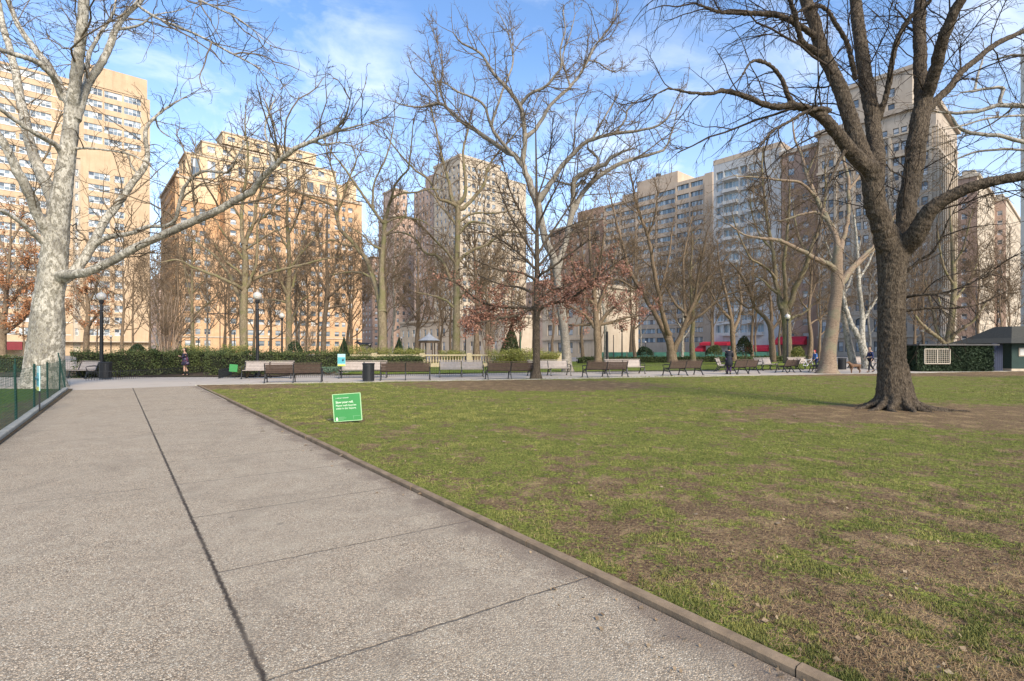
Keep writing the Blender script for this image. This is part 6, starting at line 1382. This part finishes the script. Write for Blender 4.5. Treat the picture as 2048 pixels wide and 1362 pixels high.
for k in range(13): x = x0 + (x1 - x0) * (k + 1) / 14; g_.bar((x, -.235, z0_), (x, -.235, z1_), .022)
for k in range(6): z = z0_ + (z1_ - z0_) * (k + 1) / 7; g_.bar((x0, -.23, z), (x1, -.23, z), .016)
g_.build('lattice_panel', M_frame_t, rt)
# ---- kiosk
xc = corner(2032, 39)[0]; rt = empty('kiosk', (xc, 39.3, 0), 'green boarded kiosk with a broad grey shingled roof at the right edge', 'kiosk'); M_kg = simple('kiosk_green_paint', (.012, .036, .028), .6, .2, 4)
hw = 1.9; body = MB()
for k in range(14): z = .2 + k * .135; body.box((0, -hw + .012 * (k % 2), z), (2 * hw, .03, .128)); body.box((-hw + .012 * (k % 2), 0, z), (.03, 2 * hw - .06, .128))
body.box((0, 0, 1.05), (2 * hw - .05, 2 * hw - .05, 1.9)); body.build('wall', M_kg, rt)
b_ = MB(); b_.box((0, 0, .08), (2 * hw + .1, 2 * hw + .1, .16)); b_.build('base', M_limes, rt)
def sk_roof(z0, r0, z1, r1, z2, r2): 
    g_ = MB(); pr = [(r0, z0), (r1, z1), (r2, z2)]; V = []; 
    for rr_, z in pr: V += [(-rr_, -rr_, z), (rr_, -rr_, z), (rr_, rr_, z), (-rr_, rr_, z)]
    g_.add(V, [(i * 4 + k, i * 4 + (k + 1) % 4, (i + 1) * 4 + (k + 1) % 4, (i + 1) * 4 + k) for i in range(2) for k in range(4)] + [(8, 9, 10, 11), (3, 2, 1, 0)]); return g_
m, nt, bs = newmat('slate_shingle'); h = NT(nt); v = h.pos()
sx = h.n('ShaderNodeSeparateXYZ'); h.l(v, sx.inputs[0]); fz = h.math('FRACT', h.math('MULTIPLY', sx.outputs[2], 11.0))
c = h.mix(h.noise(v, 9, 4), (.04, .04, .034), (.10, .095, .08)); c = h.mix(h.ramp(fz, [(0, .8), (.25, 0)]), c, (.04, .04, .04)); h.l(c, bs.inputs['Base Color']); bs.inputs['Roughness'].default_value = .95; bs.inputs['Specular IOR Level'].default_value = .05
sk_roof(2.02, 2.75, 2.42, 1.9, hz(653, 39), .7).build('roof', m, rt)
g_ = MB(); g_.box((-1.1, -hw - .03, 1.38), (.62, .04, .62)); g_.build('window', M_frame_t, rt); g_ = MB(); g_.box((-1.1, -hw - .055, 1.38), (.46, .02, .46)); g_.build('pane', M_glass, rt)
g_ = MB(); g_.box((.6, -hw - .03, 1.05), (1.2, .05, 1.8)); g_.build('shutter', simple('brown_shutter', (.18, .12, .07), .8), rt)
rt = empty('gate_door', (corner(1994, 37.6)[0], 37.6, 0), 'dark blue narrow door between the ivy enclosure and the kiosk', 'door'); g_ = MB(); g_.box((0, 0, 1.0), (.78, .06, 2.0)); 
for k in range(5): g_.box((-.3 + k * .15, -.035, 1.0), (.02, .012, 1.9))
g_.build('panel', simple('navy_paint', (.015, .022, .05), .6), rt)
# ---- bicycle parked on the plaza
def bicycle(loc, rz, label):
    rt = empty('bicycle', loc, label, 'bicycle', None, rz); st = simple('silver_bike_paint', (.5, .5, .5), .4)
    for x in (-.52, .52):
        w_ = MB(); a = np.linspace(0, 2 * math.pi, 25); w_.tube([(x + .33 * math.cos(t_), 0, .34 + .33 * math.sin(t_)) for t_ in a], .018, 6)
        for k in range(10): w_.bar((x, 0, .34), (x + .32 * math.cos(k * .628), 0, .34 + .32 * math.sin(k * .628)), .004)
        w_.build('wheel', M_iron, rt)
    f = MB()
    for a_, b__ in (((-.52, 0, .34), (-.08, 0, .30)), ((-.08, 0, .30), (-.2, 0, .82)), ((-.2, 0, .78), (-.52, 0, .34)), ((-.08, 0, .30), (.34, 0, .72)), ((-.18, 0, .74), (.32, 0, .80)), ((.30, 0, .9), (.52, 0, .34))): f.bar(a_, b__, .03)
    f.build('frame', st, rt); s = MB(); s.box((-.22, 0, .88), (.26, .13, .06)); s.build('saddle', M_iron, rt); b_ = MB(); b_.bar((.28, -.26, 1.0), (.28, .26, 1.0), .025); b_.bar((.3, 0, .88), (.28, 0, 1.0), .025); b_.build('handlebar', M_iron, rt)
bicycle((*corner(1616, 39.5), 0), R_(20), 'silver bicycle leaning by the person in red and blue')
# ---- street behind: green construction fence
def panelfence(name, label, A, Bp, H, mat, n):
    A = np.array([*A, 0.]); Bp = np.array([*Bp, 0.]); rt = empty(name, tuple(A), label, 'fence'); t = Bp - A; L = np.linalg.norm(t); t /= L; nn = np.array([t[1], -t[0], 0])
    pn = MB()
    for k in range(n): pn.box(t * (L * (k + .5) / n) + [0, 0, H / 2 + .05], (L / n - .12, .03, H - .1), ax=[t, nn, [0, 0, 1]])
    pn.build('panel', mat, rt)
    for k in range(n + 1): q = MB(); q.bar(t * (L * k / n), t * (L * k / n) + [0, 0, H + .1], .07); q.build('post', M_iron, rt)
panelfence('green_screen_fence', 'translucent-looking dark green screen fence far behind the sunlit lawn', cn_(1200, 72), cn_(1560, 76), 1.15, simple('green_screen', (.03, .12, .085), .7, .4, .7), 14)

# ---- people
SK = simple('skin', (.50, .30, .20), .6, .05); HAIR = simple('dark_brown_hair', (.03, .018, .012), .7)
def person(label, loc, rz, H, pose, coat, legm, bootm, hair=HAIR, dress=None, hood=None, head_down=0.0):
    """faces local +X"""
    rt = empty('person', loc, label, 'person', None, rz); s = H / 1.7; k = Sk(); st = pose.get('stride', .0); bd_ = pose.get('bend', 0)
    pel = (0, 0, .92); ch = (.02 + bd_ * .10, 0, 1.22); nk = (.04 + bd_ * .2, 0, 1.44); hd = np.array([.06 + bd_ * .28 + head_down * .04, 0, 1.60 - head_down * .02])
    a = k.chain([pel, (.01 + bd_ * .05, 0, 1.05), ch, (.03 + bd_ * .16, 0, 1.36), nk], [.125, .115, (.115, .14), .11, .05]); 
    k.chain([hd - [0, 0, .05], hd + [0, 0, .02], hd + [-.005, 0, .09]], [.062, (.082, .09), .066], a)
    k.chain([hd + [.085, 0, -.01]], [.014], len(k.v) - 2)                     # nose
    for sy in (-1, 1): k.chain([hd + [-.0, .088 * sy, .0]], [.016], len(k.v) - 3 if sy < 0 else len(k.v) - 4)
    hands = []
    for sy, key in ((-1, 'armR'), (1, 'armL')):
        el, wr = pose[key]; sh = (nk[0] - .01, .17 * sy, 1.37)
        w_ = k.chain([sh, el, wr], [.055, .042, .028], 3); dv = norm(np.array(wr) - np.array(el)); pm = np.array(wr) + dv * .06; p_ = k.chain([pm], [.030], w_)
        side = norm(np.cross(dv, [0, 0, 1.0]) + 1e-6); upv = np.cross(side, dv)
        for f, (o_, L_) in enumerate(((-.024, .055), (-.008, .068), (.008, .072), (.024, .062))): b0 = pm + side * o_ + dv * .03; k.chain([b0, b0 + dv * L_ * .5 - upv * .008, b0 + dv * L_ - upv * .025], [.009, .008, .007], p_)
        b0 = pm + side * .03 * -1; k.chain([b0 + dv * .005, b0 - side * .02 + dv * .03], [.010, .008], p_)
        hands.append((sh, el, wr))
    legs = []
    for sy in (-1, 1):
        sx_ = st * sy; kn = (.03 + sx_ * .55, .085 * sy, .50); an = (-.02 + sx_ * 1.0 - (.08 if sx_ < 0 else 0), .085 * sy, .09 + (.05 if sx_ < -.05 else 0)); hp = (0, .09 * sy, .88)
        toe = (an[0] + .15, .09 * sy, .035 + (0 if sx_ >= -.05 else 0)); k.chain([hp, kn, (np.array(kn) * .45 + np.array(an) * .55), an, toe], [.088, .058, .055, .038, .033], 0); legs.append((hp, kn, an, toe))
    skin('body', [np.array(v) * s for v in k.v], k.e, [(np.array(r_) * s if not np.isscalar(r_) else r_ * s) for r_ in k.r], SK, rt, 1)
    c = Sk(); q = c.chain([(0, 0, .98), ch, (.03 + bd_ * .16, 0, 1.37)], [.15, (.145, .17), .12])
    for sh, el, wr in hands: c.chain([sh, el, np.array(el) * .15 + np.array(wr) * .85], [.068, .056, .044], q)
    if hood: c.chain([np.array(nk) + [-.03, 0, .02]], [.08], q)
    skin('coat', [np.array(v) * s for v in c.v], c.e, [(tuple(np.array(r_) * s) if not np.isscalar(r_) else r_ * s) for r_ in c.r], coat, rt, 1)
    if dress:
        g_ = MB(); g_.lathe((0, 0, 0), [(.02, 1.12 * s), (.15 * s, 1.10 * s), (.17 * s, .95 * s), (.20 * s, .82 * s), (dress[1] * s, dress[0] * s), (dress[1] * .9 * s, dress[0] * s)], 16, cap=False); g_.build('skirt', coat, rt, smooth=True)
    if legm:
        t_ = Sk(); t_.v.append((0, 0, .94)); t_.r.append(.14)
        for hp, kn, an, toe in legs: t_.chain([hp, kn, np.array(an) + [0, 0, .03]], [.105, .075, .06], 0)
        skin('trousers', [np.array(v) * s for v in t_.v], t_.e, [r_ * s for r_ in t_.r], legm, rt, 1)
    for hp, kn, an, toe in legs:
        b_ = Sk(); top = np.array(an) * .4 + np.array(kn) * .6 if not legm else np.array(an) + [0, 0, .06]; b_.chain([top, an, np.array(an) + [.01, 0, -.045], toe], [.058, .05, .048, .042]); skin('shoe', [np.array(v) * s for v in b_.v], b_.e, [r_ * s for r_ in b_.r], bootm, rt, 1)
    hm = Sk(); hm.chain([hd + [-.03, 0, .13], hd + [-.055, 0, .06], hd + [-.06, 0, -.03], hd + [-.055, 0, -.12]], [.062, .088, .075, .05]) if not hood else hm.chain([hd + [.0, 0, .13], hd + [-.035, 0, .05], hd + [-.05, 0, -.06], hd + [-.05, 0, -.13]], [.075, .115, .11, .09])
    skin('hair' if not hood else 'hood', [np.array(v) * s for v in hm.v], hm.e, [r_ * s for r_ in hm.r], hood or hair, rt, 1)
    return rt
m, nt, bs = newmat('dark_floral_fabric'); h = NT(nt); v = h.pos(obj=True)
c = h.ramp(h.vor(v, 14, out='Color'), [(0, (.012, .012, .03)), (.45, (.02, .02, .045)), (.5, (.16, .12, .17)), (.58, (.10, .02, .04)), (.66, (.02, .02, .04)), (1, (.22, .20, .27))], 'CONSTANT'); h.l(c, bs.inputs['Base Color']); bs.inputs['Roughness'].default_value = .85; M_flor = m
M_black = simple('black_cloth', (.014, .015, .022), .8); M_navy = simple('navy_cloth', (.02, .03, .09), .85); M_boot = simple('black_boot_leather', (.012, .012, .012), .4); M_hood = simple('dark_green_hood', (.01, .028, .02), .85); M_purple = simple('dark_purple_cloth', (.04, .02, .06), .85)
person('person in dark floral mini dress and black boots on the path by the hedge', (*corner(371, 30.6), 0), R_(200), 1.66, dict(stride=.04, armR=((.12, -.20, 1.12), (.27, -.08, 1.18)), armL=((.10, .20, 1.12), (.27, .06, 1.20))), M_flor, None, M_boot, dress=(.66, .25))
person('person in long dark coat and green hood beside the end of a dark bench', (*corner(1458, 32.4), 0), R_(60), 1.78, dict(stride=.02, bend=.25, armR=((.10, -.22, 1.10), (.28, -.10, 1.05)), armL=((.10, .22, 1.10), (.28, .08, 1.07))), M_black, M_purple, M_boot, dress=(.52, .23), hood=M_hood, head_down=1)
person('person in navy clothes walking a dog, half hidden by the dark tree trunk', (*corner(1741, 35.0), 0), R_(175), 1.74, dict(stride=.17, armR=((.05, -.22, 1.10), (.22, -.20, .98)), armL=((-.04, .22, 1.10), (.05, .22, .88))), M_navy, M_black, M_boot)
person('person in blue with a red cap bending near the bicycle on the plaza', (*corner(1633, 40.5), 0), R_(185), 1.5, dict(stride=.08, bend=.6, armR=((.16, -.20, 1.05), (.30, -.15, .85)), armL=((.16, .20, 1.05), (.30, .12, .85))), simple('blue_cloth', (.05, .12, .32), .85), M_navy, M_boot, hair=simple('red_cap', (.5, .03, .04), .8))
# lead between walker and dog
l0 = np.array([*corner(1736, 34.9), .98]); l1 = np.array([*corner(1705, 34.1), .72]); rt = empty('dog_lead', tuple(l1), 'thin dark lead between the walker and the brown dog', 'lead'); q = MB(); q.tube([l0 - l1, (l0 - l1) * .5 - [0, 0, .08], (0, 0, 0)], .006, 5); q.build('strap', M_iron, rt)
